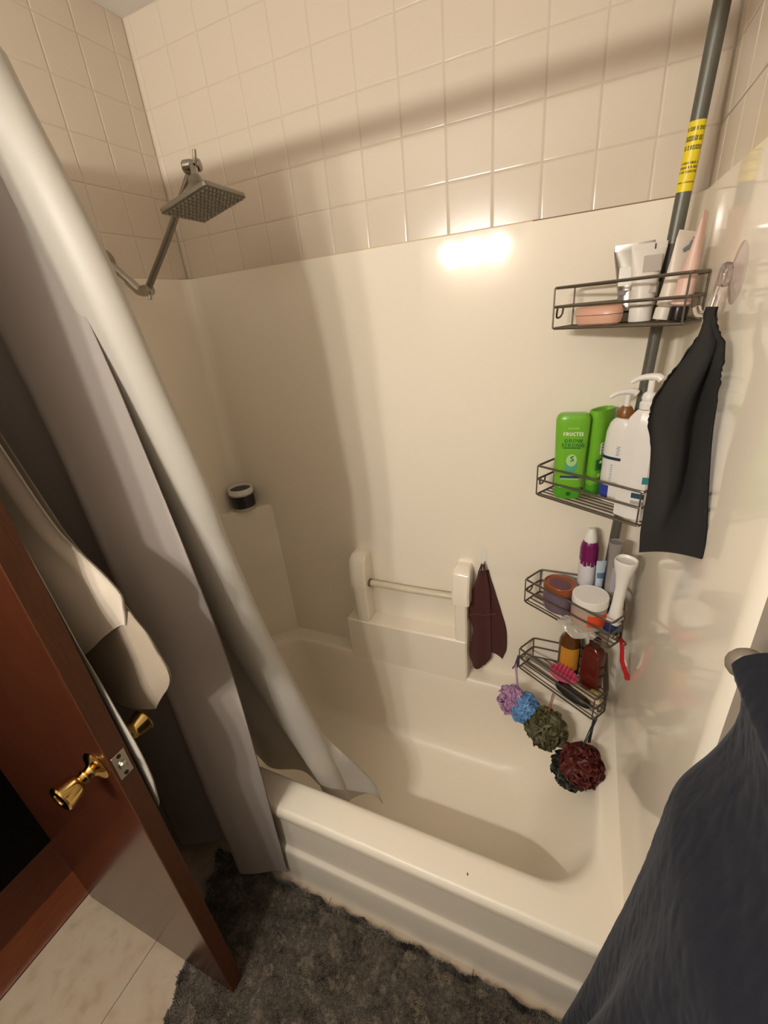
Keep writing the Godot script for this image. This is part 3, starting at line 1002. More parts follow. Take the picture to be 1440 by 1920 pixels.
# ------------------------------------------------------------------ cloths on hooks
func hanging_cloths() -> void:
	# suction hook on the right wall
	var t := thing("suction_hook", "clear plastic suction cup hook on the right wall above the black cloth", "hook", Vector3(RIGHT - 0.004, 1.683, 0.388))
	var clear := M("#efe6e2", 0.05, 0.0, {"refraction_enabled": true, "refraction_scale": 0.045, "albedo_color": Color(0.97, 0.94, 0.93, 0.04)})
	var cup := glass("#cdb9b4", 0.42, 0.08)
	var out := Transform3D(Basis(Vector3(0, 0, 1), PI / 2), Vector3.ZERO)     # local y points away from the wall
	var b := Buf.new()
	b.lathe([[0.0005, 0.0015], [0.036, 0.0015], [0.049, 0.0005], [0.0505, 0.0018], [0.0475, 0.0045], [0.034, 0.008], [0.018, 0.011], [0.0120, 0.016], [0.0115, 0.020], [0.0005, 0.020]], 36, out)
	obj("suction_cup", b.mesh(50), cup, t)
	b = Buf.new()
	b.tube([Vector3(-0.018, 0.014, 0), Vector3(-0.024, 0.004, 0), Vector3(-0.026, -0.018, 0), Vector3(-0.029, -0.042, 0), Vector3(-0.036, -0.052, 0), Vector3(-0.045, -0.050, 0.0), Vector3(-0.049, -0.040, 0.0)], 0.0058, 12)
	b.lathe([[0.0005, 0.016], [0.016, 0.016], [0.017, 0.021], [0.015, 0.026], [0.0005, 0.027]], 24, out)
	obj("hook_arm", b.mesh(50), clear, t)
	# black exfoliating cloth
	var lx := [[0.0, 1.369], [0.1, 1.366], [0.32, 1.368], [0.45, 1.362], [0.60, 1.350], [0.70, 1.356], [0.86, 1.386], [0.93, 1.397], [1.0, 1.399]]
	var rx := [[0.0, 1.428], [0.02, 1.430], [0.35, 1.421], [0.65, 1.414], [0.80, 1.411], [0.87, 1.414], [0.90, 1.409], [0.93, 1.406], [1.0, 1.406]]
	var black := M("#100e0c", 0.9, 0.0, {"rim_enabled": true, "rim": 0.15, "normal_enabled": true, "normal_texture": noise_tex(61, 0.3, [], 256, 2, true), "normal_scale": 0.5, "uv1_scale": Vector3(6, 10, 1)})
	var cl := func(u: float, v: float) -> Vector3:
		var frill := (0.0009 * sin(v * 170.0 + 3.0 * sin(v * 41.0)) + 0.0008 * sin(v * 63.0)) * (smoothstep(0.45, 0.6, v) if u < 0.02 else (smoothstep(0.6, 0.75, v) if u > 0.98 else 0.0))
		var x := lerpf(curve(lx, v), curve(rx, v), u) + frill
		var y := lerpf(lerpf(1.213, 1.290, u) + 0.006 * sin(u * PI), 1.642, v)
		var z := lerpf(0.405, (lerpf(0.500, 0.430, smoothstep(0.78, 1.0, v)) + 0.045 * (1.0 - smoothstep(0.0, 0.6, v))), u)
		var deep := smoothstep(1.0, 0.75, v)
		z += 0.026 * sin((u - 0.1) * 8.5 - v * 2.6) * deep * smoothstep(0.0, 0.4, v) * (1.0 - smoothstep(0.8, 1.0, u)) + 0.012 * exp(-pow((u - 0.15 - 0.2 * (1.0 - v)) * 9.0, 2.0)) * deep * smoothstep(0.0, 0.3, v)
		return Vector3(x, y, z)
	tag(obj("scrub_cloth", sheet(cl, 60, 130, 0.004), black), "black exfoliating cloth with frilled edges hanging from the clear suction hook", "cloth")
	# little white hook and maroon cloth on the back wall
	var h := thing("wall_hook", "tiny white adhesive hook on the back wall holding the maroon cloth", "hook", Vector3(0.992, 0.912, 0.004))
	b = Buf.new()
	b.box(Vector3(0, 0.008, 0.003), Vector3(0.026, 0.060, 0.007), 0.003)
	b.tube([Vector3(0, -0.008, 0.005), Vector3(0, -0.016, 0.014), Vector3(0, -0.014, 0.022), Vector3(0, -0.004, 0.025)], 0.0032, 8)
	obj("hook_body", b.mesh(), m.white, h)
	var mar := M("#4a2220", 0.92, 0.0, {"rim_enabled": true, "rim": 0.25})
	var t2 := thing("wash_mitt", "maroon cloth folded in two flaps hanging from the small white hook", "cloth", Vector3(0.992, 0.9, 0.03))
	b = Buf.new()
	b.tube([Vector3(-0.014, -0.035, 0), Vector3(-0.004, -0.002, -0.004), Vector3(0.003, 0.0, -0.004), Vector3(0.011, -0.03, 0)], 0.0022, 6)
	b.tube([Vector3(-0.008, -0.035, 0.004), Vector3(-0.001, -0.003, -0.003), Vector3(0.002, -0.003, -0.003), Vector3(0.005, -0.03, 0.004)], 0.0020, 6)
	obj("loop", b.mesh(), mar, t2)
	var la := [[0.0, -0.030], [0.12, -0.042], [0.30, -0.036], [0.42, -0.030], [0.58, -0.050], [0.72, -0.046], [0.88, -0.024], [1.0, -0.012]]
	var ra := [[0.0, 0.008], [0.10, 0.030], [0.4, 0.030], [0.8, 0.024], [1.0, 0.012]]
	var f1 := func(u: float, v: float) -> Vector3:
		var x := lerpf(curve(la, v), curve(ra, v), u)
		var y := lerpf(-0.437 - 0.012 * sin(u * PI), -0.028, v)
		return Vector3(x, y, 0.010 + 0.010 * sin(u * 5.0 + 0.5) * (1.0 - v * 0.6) - 0.006 * v)
	obj("front_flap", sheet(f1, 26, 50, 0.006), mar, t2)
	var lb := [[0.0, -0.005], [0.5, -0.004], [1.0, -0.006]]
	var rb := [[0.0, 0.070], [0.12, 0.082], [0.35, 0.080], [0.55, 0.062], [0.80, 0.036], [1.0, 0.016]]
	var f2 := func(u: float, v: float) -> Vector3:
		var x := lerpf(curve(lb, v), curve(rb, v), u)
		var y := lerpf(-0.345 - 0.060 * u, -0.030, v)
		return Vector3(x, y, -0.008 + 0.010 * sin(u * 4.2 + 1.0) * (1.0 - v * 0.5))
	obj("rear_flap", sheet(f2, 26, 50, 0.006), mar, t2)
	b = Buf.new()
	b.tube([Vector3(-0.046, -0.205, 0.022), Vector3(-0.02, -0.190, 0.024), Vector3(0.01, -0.188, 0.026), Vector3(0.05, -0.182, 0.014)], 0.0022, 6)
	obj("seam", b.mesh(), M("#5d302d", 0.9), t2)

# ------------------------------------------------------------------ bottles and the like
const BC := -0.5685        # the baskets' front rails run at this angle in plan

func yaw(at: Vector3, a := 0.0, lean := Vector3.ZERO) -> Transform3D:
	return Transform3D(Basis.from_euler(Vector3(lean.x, 0, lean.z)) * Basis(Vector3.UP, a), at)

func letters(text: String, h: float, mat: Material, parent: Node3D, at: Vector3, turn := Basis(), squeeze := 1.0, called := "lettering") -> void:
	var f := SystemFont.new()
	f.font_names = PackedStringArray(["Droid Sans"])
	f.font_weight = 700
	var tm := TextMesh.new()
	tm.font = f
	tm.text = text
	tm.font_size = 48
	tm.pixel_size = h / 35.0
	tm.depth = 0.0008
	tm.curve_step = 4.0
	var o := obj(called, tm, mat, parent)
	o.transform = Transform3D(turn.scaled_local(Vector3(squeeze, 1, 1)), at)

func solid(called: String, rows: Array, mat: Material, parent: Node3D, n := 28, e := 2.0, label := "") -> MeshInstance3D:
	var b := Buf.new()
	b.section(rows, n, e)
	return obj(called, b.mesh(40), mat, parent, label)

func panel(called: String, c: Vector3, size: Vector3, mat: Material, parent: Node3D, basis := Basis(), label := "") -> MeshInstance3D:
	var b := Buf.new()
	b.box(c, size, minf(size.x, minf(size.y, size.z)) * 0.4, basis)
	return obj(called, b.mesh(30), mat, parent, label)

# a curved label: a band of the body's own outline, a hair outside it
func band(called: String, rows: Array, a0: float, a1: float, e: float, mat: Material, parent: Node3D, label := "") -> MeshInstance3D:
	var rings := []
	for p in rows:
		var outer := PackedVector3Array()
		var inner := PackedVector3Array()
		for i in 15:
			var a := deg_to_rad(lerpf(a0, a1, i / 14.0))
			var c := cos(a); var s := sin(a)
			var d := Vector3(signf(c) * pow(absf(c), 2.0 / e), 0, signf(s) * pow(absf(s), 2.0 / e))
			outer.append(Vector3(d.x * (p[1] + 0.0007), p[0], d.z * (p[2] + 0.0007)))
			inner.append(Vector3(d.x * (p[1] - 0.0007), p[0], d.z * (p[2] - 0.0007)))
		inner.reverse()
		outer.append_array(inner)
		rings.append(outer)
	var b := Buf.new()
	b.loft(rings, true, true)
	return obj(called, b.mesh(30), mat, parent, label)

func tube_pack(t: Node3D, h: float, r: float, wide: float, body: Material, cap: Material, cap_h: float, cap_r := -1.0) -> void:
	if cap_r < 0: cap_r = r * 0.97
	solid("cap", [[0.0, cap_r * 0.94, cap_r * 0.94], [0.002, cap_r, cap_r], [cap_h - 0.002, cap_r, cap_r], [cap_h, cap_r * 0.9, cap_r * 0.9]], cap, t)
	solid("body", [[cap_h, r * 0.7, r * 0.7], [cap_h + 0.004, r, r], [cap_h + h * 0.25, r * 1.02, r * 0.92], [h * 0.7, lerpf(r, wide, 0.6), r * 0.48], [h - 0.012, wide, 0.0035], [h - 0.010, wide, 0.0018], [h, wide, 0.0016]], body, t, 32, 2.2)

func top_basket_things() -> void:
	var y := 1.6135
	# oval soap
	var t := thing("soap_dish", "peach-pink oval soap case at the left end of the top basket", "soap", Vector3(1.258, y, 0.142), BC)
	t.rotation.y = BC
	var pk := M("#d6a58e", 0.32)
	solid("base", [[0.0, 0.040, 0.020], [0.004, 0.046, 0.0255], [0.014, 0.0485, 0.0275], [0.0195, 0.0490, 0.0278], [0.0200, 0.0475, 0.0265]], pk, t, 36, 2.3)
	solid("lid", [[0.0202, 0.0475, 0.0265], [0.0210, 0.0492, 0.0280], [0.028, 0.0485, 0.0275], [0.036, 0.044, 0.0235], [0.041, 0.035, 0.017], [0.043, 0.020, 0.009], [0.0432, 0.001, 0.001]], pk, t, 36, 2.3)
	# silver tube at the back
	var sv := M("#a8a39b", 0.26, 0.75)
	t = thing("silver_tube", "silver-grey squeeze tube with a white label at the back of the top basket", "tube", Vector3(1.316, y, 0.088), -0.1)
	t.rotation.z = 0.02
	tube_pack(t, 0.148, 0.022, 0.037, sv, M("#8f8a84", 0.4), 0.018)
	panel("label", Vector3(-0.008, 0.088, 0.0135), Vector3(0.030, 0.036, 0.002), m.white, t, Basis.from_euler(Vector3(-0.14, 0, 0)))
	panel("print_block", Vector3(0.0, 0.057, 0.0185), Vector3(0.040, 0.010, 0.002), M("#6d6a6c", 0.5), t, Basis.from_euler(Vector3(-0.10, 0, 0)))
	# white tube, the front one
	t = thing("white_tube", "white squeeze tube standing on its white cap in the middle of the top basket", "tube", Vector3(1.337, y, 0.128), 0.05)
	tube_pack(t, 0.142, 0.022, 0.031, M("#ddd5cb", 0.4), m.white, 0.028, 0.0215)
	panel("print_block", Vector3(0.008, 0.105, 0.0105), Vector3(0.032, 0.030, 0.0016), M("#b5aaa2", 0.5), t, Basis.from_euler(Vector3(-0.15, 0, 0)), "grey block of fine print")
	panel("print_block", Vector3(0.010, 0.060, 0.0185), Vector3(0.020, 0.016, 0.0016), M("#b0a69f", 0.5), t, Basis.from_euler(Vector3(-0.12, 0, 0)))
	panel("mark", Vector3(0.010, 0.135, 0.0036), Vector3(0.0020, 0.010, 0.0014), M("#2b2826", 0.5), t, Basis.from_euler(Vector3(-0.1, 0, 0)))
	# leaning cream tube with leaves
	t = thing("leaning_tube", "cream tube with small grey-blue leaf print leaning right in the top basket", "tube", Vector3(1.372, y + 0.001, 0.166))
	t.transform = yaw(Vector3(1.372, y + 0.002, 0.166), 0.55, Vector3(-0.03, 0, -0.17))
	tube_pack(t, 0.150, 0.0165, 0.024, M("#e2d6c6", 0.4), M("#e5dccf", 0.4), 0.022)
	for k in 3:
		panel("leaf", Vector3(0.003 + 0.007 * (k - 1), 0.122 + 0.006 * k, 0.0085 - 0.0016 * k), Vector3(0.006, 0.016, 0.0014), M("#7f8a92", 0.6), t, Basis.from_euler(Vector3(-0.22, 0, 0.6 * (k - 1) - 0.3)))
	# tall pink tube on a black cap
	t = thing("pink_tube", "tall pale pink tube on a black cap at the top basket's right end", "tube", Vector3(1.392, y, 0.207))
	t.transform = yaw(Vector3(1.392, y + 0.001, 0.207), 1.25, Vector3(0.0, 0, -0.10))
	tube_pack(t, 0.172, 0.0165, 0.025, M("#e3bfb0", 0.4), M("#1a1416", 0.2), 0.024)

func flat_bottle(called: String, label: String, at: Vector3, turn: float, h: float, dished: bool) -> Node3D:
	var t := thing(called, label, "bottle", at, turn)
	var green := M("#6fae2c", 0.28)
	var cap := M("#4d9a24", 0.3)
	solid("cap", [[0.0, 0.030, 0.017], [0.002, 0.032, 0.0185], [0.030, 0.0335, 0.0195], [0.032, 0.0325, 0.0185]], cap, t, 36, 2.8)
	var rows := [[0.032, 0.0325, 0.0185], [0.034, 0.0342, 0.0200], [0.10, 0.0362, 0.0212], [h - 0.05, 0.0385, 0.0215], [h - 0.014, 0.0395, 0.0205]]
	if dished:
		rows.append_array([[h - 0.002, 0.0385, 0.0195], [h, 0.0365, 0.0180], [h - 0.001, 0.034, 0.016], [h - 0.009, 0.030, 0.013], [h - 0.012, 0.015, 0.006], [h - 0.012, 0.001, 0.001]])
	else:
		rows.append_array([[h - 0.005, 0.0365, 0.0185], [h, 0.031, 0.0145], [h + 0.0005, 0.001, 0.001]])
	solid("body", rows, green, t, 40, 2.8)
	return t

func second_basket_things() -> void:
	var y := 1.1955
	var dark := M("#1d6b2c", 0.4)
	var t := flat_bottle("shampoo_bottle", "flat green bottle turned face on at the left end of the second basket", Vector3(1.2275, y, 0.107), 0.05, 0.220, false)
	letters("GARNIER", 0.0042, M("#a9d070", 0.4), t, Vector3(0.002, 0.187, 0.0208), Basis(), 1.0, "brand_lettering")
	letters("FRUCTIS", 0.0085, M("#e8ecd8", 0.4), t, Vector3(0.002, 0.173, 0.0211), Basis(), 1.0, "brand_lettering")
	letters("GROW", 0.0085, dark, t, Vector3(0.003, 0.156, 0.0212), Basis(), 1.2)
	letters("STRONG", 0.0085, dark, t, Vector3(0.003, 0.145, 0.0212), Basis(), 1.15)
	panel("print_line", Vector3(0.001, 0.138, 0.0213), Vector3(0.040, 0.0028, 0.0012), dark, t)
	# emblem: a pale fruit half over a teal one
	for e in [[0.106, 0.0125, "#a9cf8a", "emblem"], [0.090, 0.0135, "#4f9e86", "emblem"]]:
		var b := Buf.new()
		b.section([[-0.0006, e[1], e[1] * 1.25], [0.0006, e[1], e[1] * 1.25], [0.0009, e[1] * 0.9, e[1] * 1.1]], 28, 2.0, Transform3D(Basis(Vector3(1, 0, 0), PI / 2), Vector3(0.003, e[0], 0.0212 + (0.0004 if e[0] > 0.1 else 0.0))))
		obj("emblem", b.mesh(), M(e[2], 0.4), t)
	letters("S", 0.014, dark, t, Vector3(0.004, 0.110, 0.0224), Basis(), 1.0, "emblem_mark")
	panel("print_bar", Vector3(0.002, 0.0615, 0.0207), Vector3(0.046, 0.0052, 0.0014), M("#203f4f", 0.4), t, Basis(), "dark blue printed bar")
	panel("print_bar", Vector3(0.002, 0.0555, 0.0206), Vector3(0.044, 0.004, 0.0014), M("#93b8a0", 0.4), t)
	var b2 := Buf.new()
	b2.lathe([[0.0005, 0.0], [0.0058, 0.0], [0.0055, 0.0012], [0.0005, 0.0006]], 16, Transform3D(Basis(Vector3(1, 0, 0), PI / 2), Vector3(0.002, 0.014, 0.0190)))
	obj("cap_button", b2.mesh(), M("#1f5a22", 0.4), t)
	t = flat_bottle("conditioner_bottle", "second green bottle with a dished top, turned edgeways behind the first", Vector3(1.292, y, 0.067), 0.95, 0.222, true)
	panel("barcode_label", Vector3(-0.017, 0.128, 0.0212), Vector3(0.014, 0.030, 0.0016), m.white, t)
	for k in 4:
		panel("barcode_bar", Vector3(-0.017, 0.117 + 0.0072 * k, 0.0221), Vector3(0.010, 0.0022, 0.0012), M("#6a6a66", 0.5), t)
	panel("print_block", Vector3(-0.024, 0.088, 0.0219), Vector3(0.026, 0.028, 0.0014), dark, t)
	panel("print_block", Vector3(-0.018, 0.094, 0.0226), Vector3(0.010, 0.008, 0.0014), M("#d8e6c8", 0.4), t)
	panel("print_block", Vector3(-0.018, 0.058, 0.0219), Vector3(0.012, 0.010, 0.0014), M("#c4e08c", 0.4), t)
	# white pump bottle at the back, brown collar
	var wh := M("#e6e0da", 0.3)
	t = thing("pump_bottle", "white pump bottle with a brown collar and blue printing, behind the large one", "bottle", Vector3(1.338, y, 0.113), BC)
	var rows := [[0.0, 0.035, 0.021], [0.003, 0.0375, 0.0235], [0.06, 0.038, 0.024], [0.14, 0.038, 0.024], [0.175, 0.036, 0.0235], [0.197, 0.030, 0.021], [0.207, 0.022, 0.018], [0.211, 0.014, 0.014]]
	solid("body", rows, wh, t, 40, 2.5)
	var br := M("#7d4f22", 0.3)
	solid("collar", [[0.2115, 0.0150, 0.0150], [0.213, 0.0165, 0.0165], [0.226, 0.0165, 0.0165], [0.237, 0.0105, 0.0105], [0.238, 0.001, 0.001]], br, t, 24)
	pump(t, 0.238, 0.264, PI + 0.2)
	band("blue_label", [[0.012, 0.0378, 0.0238], [0.045, 0.038, 0.024]], 95, 165, 2.5, M("#2f3f93", 0.4), t, "blue lower label")
	band("stripe", [[0.112, 0.038, 0.024], [0.119, 0.038, 0.024]], 60, 165, 2.5, M("#1d3344", 0.4), t, "dark stripe")
	for k in 6:
		panel("print_stroke", Vector3(0.006 + 0.0016 * (k % 2), 0.125 + 0.0042 * k, 0.0241), Vector3(0.008, 0.0016, 0.0012), M("#7d8392", 0.5), t)
	for k in 8:
		panel("print_stroke", Vector3(-0.004, 0.060 + 0.0055 * k, 0.0242), Vector3(0.006, 0.0022, 0.0012), M("#9aa3b8", 0.5), t)
	# large white pump bottle in front
	t = thing("pump_bottle", "large white faceted pump bottle partly hidden behind the black cloth", "bottle", Vector3(1.370, y, 0.197), BC)
	rows = [[0.0, 0.037, 0.025], [0.003, 0.040, 0.027], [0.10, 0.0405, 0.0272], [0.205, 0.039, 0.0265], [0.228, 0.034, 0.024], [0.243, 0.022, 0.019], [0.248, 0.015, 0.015]]
	var b := Buf.new()
	b.section(rows, 8, 2.6)
	obj("body", b.mesh(22), wh, t)
	solid("collar", [[0.2485, 0.0145, 0.0145], [0.250, 0.0165, 0.0165], [0.262, 0.0165, 0.0165], [0.266, 0.0125, 0.0125], [0.272, 0.0145, 0.0145], [0.280, 0.0120, 0.0120], [0.284, 0.008, 0.008]], wh, t, 20)
	pump(t, 0.282, 0.308, PI - 0.3)
	panel("print_block", Vector3(0.020, 0.062, 0.0260), Vector3(0.026, 0.012, 0.0014), M("#23485c", 0.4), t, Basis(Vector3.UP, 0.18), "dark teal printed block")
	panel("print_block", Vector3(0.020, 0.046, 0.0260), Vector3(0.026, 0.008, 0.0014), M("#a9a7a4", 0.4), t, Basis(Vector3.UP, 0.18))
	panel("print_block", Vector3(0.030, 0.100, 0.0235), Vector3(0.012, 0.016, 0.0014), M("#2b7f86", 0.4), t, Basis(Vector3.UP, 0.5))

func pump(t: Node3D, y0: float, y1: float, a: float) -> void:
	var d := Vector3(cos(a - BC), 0, -sin(a - BC))
	var b := Buf.new()
	b.tube([Vector3(0, y0 - 0.004, 0), Vector3(0, y1, 0)], 0.0062, 14)
	obj("pump_stem", b.mesh(), m.white, t)
	b = Buf.new()
	var c := Vector3(0, y1 + 0.004, 0)
	b.tube([c - d * 0.017 + Vector3(0, -0.003, 0), c - d * 0.011 + Vector3(0, 0.002, 0), c + Vector3(0, 0.003, 0), c + d * 0.012 + Vector3(0, 0.002, 0), c + d * 0.024 + Vector3(0, -0.001, 0), c + d * 0.033 + Vector3(0, -0.006, 0), c + d * 0.037 + Vector3(0, -0.010, 0)], 0.0085, 14, false, 0.0040)
	obj("pump_head", b.mesh(50), m.white, t)

func third_basket_things() -> void:
	var y := 0.8215
	var t := thing("soap_jar", "oval purple tub with an orange-brown lid at the left end of the third basket", "jar", Vector3(1.232, y, 0.095), BC)
	solid("tub", [[0.0, 0.036, 0.030], [0.004, 0.042, 0.036], [0.03, 0.046, 0.040], [0.068, 0.0455, 0.0395], [0.070, 0.043, 0.037]], M("#6d5a68", 0.35), t, 36, 2.2)
	solid("lid", [[0.0702, 0.043, 0.037], [0.072, 0.0468, 0.0405], [0.090, 0.0462, 0.040], [0.0925, 0.0445, 0.038], [0.092, 0.043, 0.0365], [0.088, 0.041, 0.035], [0.0878, 0.001, 0.001]], M("#8d4a26", 0.3), t, 36, 2.2, "orange-brown rimmed lid")
	solid("lid_print", [[0.0880, 0.033, 0.026], [0.0888, 0.033, 0.026], [0.0890, 0.030, 0.023]], M("#5f3346", 0.4), t, 30, 2.0, "purple printed disc")
	# clear jar with white lid
	t = thing("scrub_jar", "round clear jar with white screw lid and orange label patch, third basket", "jar", Vector3(1.313, y, 0.143), BC)
	var jr := [[0.0, 0.040, 0.040], [0.004, 0.045, 0.045], [0.012, 0.0462, 0.0462], [0.066, 0.0462, 0.0462], [0.070, 0.043, 0.043], [0.074, 0.043, 0.043]]
	solid("body", jr, M("#a6978a", 0.25), t, 40)
	band("paper_label", [[0.022, 0.0462, 0.0462], [0.060, 0.0462, 0.0462]], 40, 215, 2.0, M("#b59484", 0.5), t, "salmon-grey label")
	band("orange_patch", [[0.020, 0.0466, 0.0466], [0.058, 0.0466, 0.0466]], -10, 62, 2.0, M("#d8481c", 0.4), t, "orange-red patch")
	solid("lid", [[0.0735, 0.0455, 0.0455], [0.075, 0.0475, 0.0475], [0.096, 0.0475, 0.0475], [0.099, 0.0462, 0.0462], [0.0995, 0.044, 0.044], [0.098, 0.042, 0.042], [0.0978, 0.001, 0.001]], m.white, t, 40, 2.0, "white screw lid")
	# spray bottle
	t = thing("spray_bottle", "white bottle with a magenta shoulder and white cap at the back of the third basket", "bottle", Vector3(1.301, y, 0.055), 0.0)
	solid("body", [[0.0, 0.021, 0.021], [0.003, 0.0235, 0.0235], [0.150, 0.0240, 0.0240], [0.196, 0.0240, 0.0240], [0.212, 0.0215, 0.0215], [0.222, 0.0165, 0.0165]], M("#d5d0d6", 0.3), t, 32)
	band("magenta_sleeve", [[0.160, 0.0242, 0.0242], [0.197, 0.0242, 0.0242], [0.212, 0.0217, 0.0217], [0.220, 0.0175, 0.0175]], 0, 359.9, 2.0, M("#6d1550", 0.3), t, "magenta sleeve")
	for k in 5:
		panel("drip", Vector3(0.0243 * sin(-0.8 + 0.42 * k), 0.158 - 0.004 * (k % 2), 0.0243 * cos(-0.8 + 0.42 * k)), Vector3(0.009, 0.016, 0.0012), M("#6d1550", 0.3), t, Basis(Vector3.UP, -0.8 + 0.42 * k))
	solid("cap", [[0.222, 0.0160, 0.0160], [0.223, 0.0172, 0.0172], [0.232, 0.0165, 0.0165], [0.254, 0.0110, 0.0110], [0.259, 0.0085, 0.0085], [0.260, 0.001, 0.001]], m.white, t, 26)
	# small blue and white tube
	t = thing("small_tube", "small blue and white tube squeezed in behind the white-lidded jar", "tube", Vector3(1.334, y, 0.079), 0.3)
	solid("body", [[0.0, 0.0085, 0.0085], [0.002, 0.0095, 0.0095], [0.09, 0.0100, 0.0085], [0.150, 0.0130, 0.004], [0.172, 0.0135, 0.0016]], M("#b9c6d2", 0.35), t, 24)
	band("blue_print", [[0.03, 0.0098, 0.0093], [0.085, 0.0101, 0.0086]], 20, 120, 2.0, M("#3c5a78", 0.4), t)
	band("blue_print", [[0.118, 0.0115, 0.0066], [0.135, 0.0125, 0.0052]], 30, 140, 2.0, M("#54728e", 0.4), t)
	# grey translucent bottle in front of the pole
	t = thing("clear_bottle", "tall smoky translucent bottle with a flared top and teal base, standing against the pole", "bottle", Vector3(1.361, y, 0.099), 0.0)
	solid("teal_base", [[0.0, 0.0155, 0.0155], [0.002, 0.0172, 0.0172], [0.05, 0.0172, 0.0172], [0.062, 0.0165, 0.0165]], M("#33474c", 0.2), t, 28, 2.0, "dark teal lower part")
	solid("body", [[0.0622, 0.0160, 0.0160], [0.10, 0.0135, 0.0135], [0.16, 0.0130, 0.0130], [0.20, 0.0150, 0.0150], [0.240, 0.0188, 0.0188], [0.248, 0.0190, 0.0190], [0.2485, 0.0172, 0.0172], [0.244, 0.0160, 0.0160], [0.2435, 0.001, 0.001]], M("#8f8782", 0.2), t, 28)
	panel("side_label", Vector3(0.004, 0.15, 0.0128), Vector3(0.012, 0.11, 0.0016), M("#aaa2ac", 0.4), t)
	# white tube with a flared end on a navy cap
	t = thing("flared_tube", "white tube with a wide flared end on a navy cap, third basket", "tube", Vector3(1.376, y, 0.158), BC)
	t.transform = yaw(Vector3(1.376, y, 0.158), BC, Vector3(0.0, 0, -0.03))
	solid("cap", [[0.0, 0.0165, 0.0165], [0.002, 0.0185, 0.0185], [0.030, 0.0185, 0.0185], [0.032, 0.0175, 0.0175]], M("#1b2f63", 0.3), t, 32, 5.0, "navy square cap")
	solid("collar", [[0.0322, 0.0180, 0.0180], [0.034, 0.0195, 0.0195], [0.040, 0.0195, 0.0195], [0.0405, 0.0178, 0.0178], [0.044, 0.0178, 0.0178], [0.046, 0.019, 0.019], [0.050, 0.0185, 0.0185]], m.white, t, 32, 4.0)
	solid("body", [[0.050, 0.0175, 0.0175], [0.056, 0.0170, 0.0165], [0.10, 0.0135, 0.0130], [0.145, 0.0135, 0.0130], [0.18, 0.0175, 0.0165], [0.206, 0.0240, 0.0225], [0.222, 0.0270, 0.0255], [0.229, 0.0268, 0.0252], [0.231, 0.0255, 0.024], [0.228, 0.0240, 0.0225], [0.224, 0.022, 0.0205], [0.223, 0.001, 0.001]], m.white, t, 36, 2.3)
	# crumpled clear wrapper in front of the jar
	var wrap := M("#d8d0c4", 0.18, 0.0, {"transparency": BaseMaterial3D.TRANSPARENCY_ALPHA, "albedo_color": Color(0.86, 0.83, 0.78, 0.38)})
	var wn := FastNoiseLite.new(); wn.seed = 6; wn.frequency = 45.0
	var dir := Vector3(0.8427, 0, 0.5386)
	var nrm := Vector3(-0.5386, 0, 0.8427)
	var wf := func(u: float, v: float) -> Vector3:
		var p: Vector3 = Vector3(1.242, 0.822, 0.143) + dir * (u * 0.110) + nrm * lerpf(-0.012, 0.016 + 0.010 * sin(u * PI), v)
		p.y += 0.004 * sin(u * 9.0) * v + 0.006 * wn.get_noise_2d(u * 0.1, v * 0.05) + 0.012 * (1.0 - v) * sin(u * PI) - 0.016 * smoothstep(0.7, 1.0, v) * sin(u * PI)
		return p
	t = thing("plastic_wrapper", "crumpled clear plastic wrapper lying under the white-lidded jar", "wrapper", Vector3.ZERO)
	obj("film", sheet(wf, 26, 14, 0.0008), wrap, t)
	panel("printed_patch", Vector3(1.322, 0.822, 0.196), Vector3(0.022, 0.0012, 0.013), M("#8f877c", 0.5), t, Basis(Vector3.UP, BC))
	# red and white razor hung on the right side
	t = thing("razor", "red and white razor hanging from the right side of the third basket", "razor", Vector3(1.402, 0.815, 0.196))
	var b := Buf.new()
	b.tube([Vector3(-0.004, 0.0, 0.0), Vector3(0.0, -0.025, 0.003), Vector3(0.003, -0.055, 0.006), Vector3(0.012, -0.080, 0.010), Vector3(0.020, -0.098, 0.012), Vector3(0.022, -0.110, 0.012)], 0.0048, 12, false, 0.0068)
	obj("handle", b.mesh(), M("#b5121c", 0.3), t, "red handle")
	b = Buf.new()
	b.tube([Vector3(0.004, -0.020, -0.004), Vector3(0.007, -0.050, 0.001), Vector3(0.014, -0.072, 0.005)], 0.0042, 10)
	obj("grip", b.mesh(), m.white, t, "white inlay")
	panel("head", Vector3(-0.006, 0.008, 0.002), Vector3(0.014, 0.012, 0.036), M("#7d1a1c", 0.35), t, Basis(Vector3.UP, 0.5))

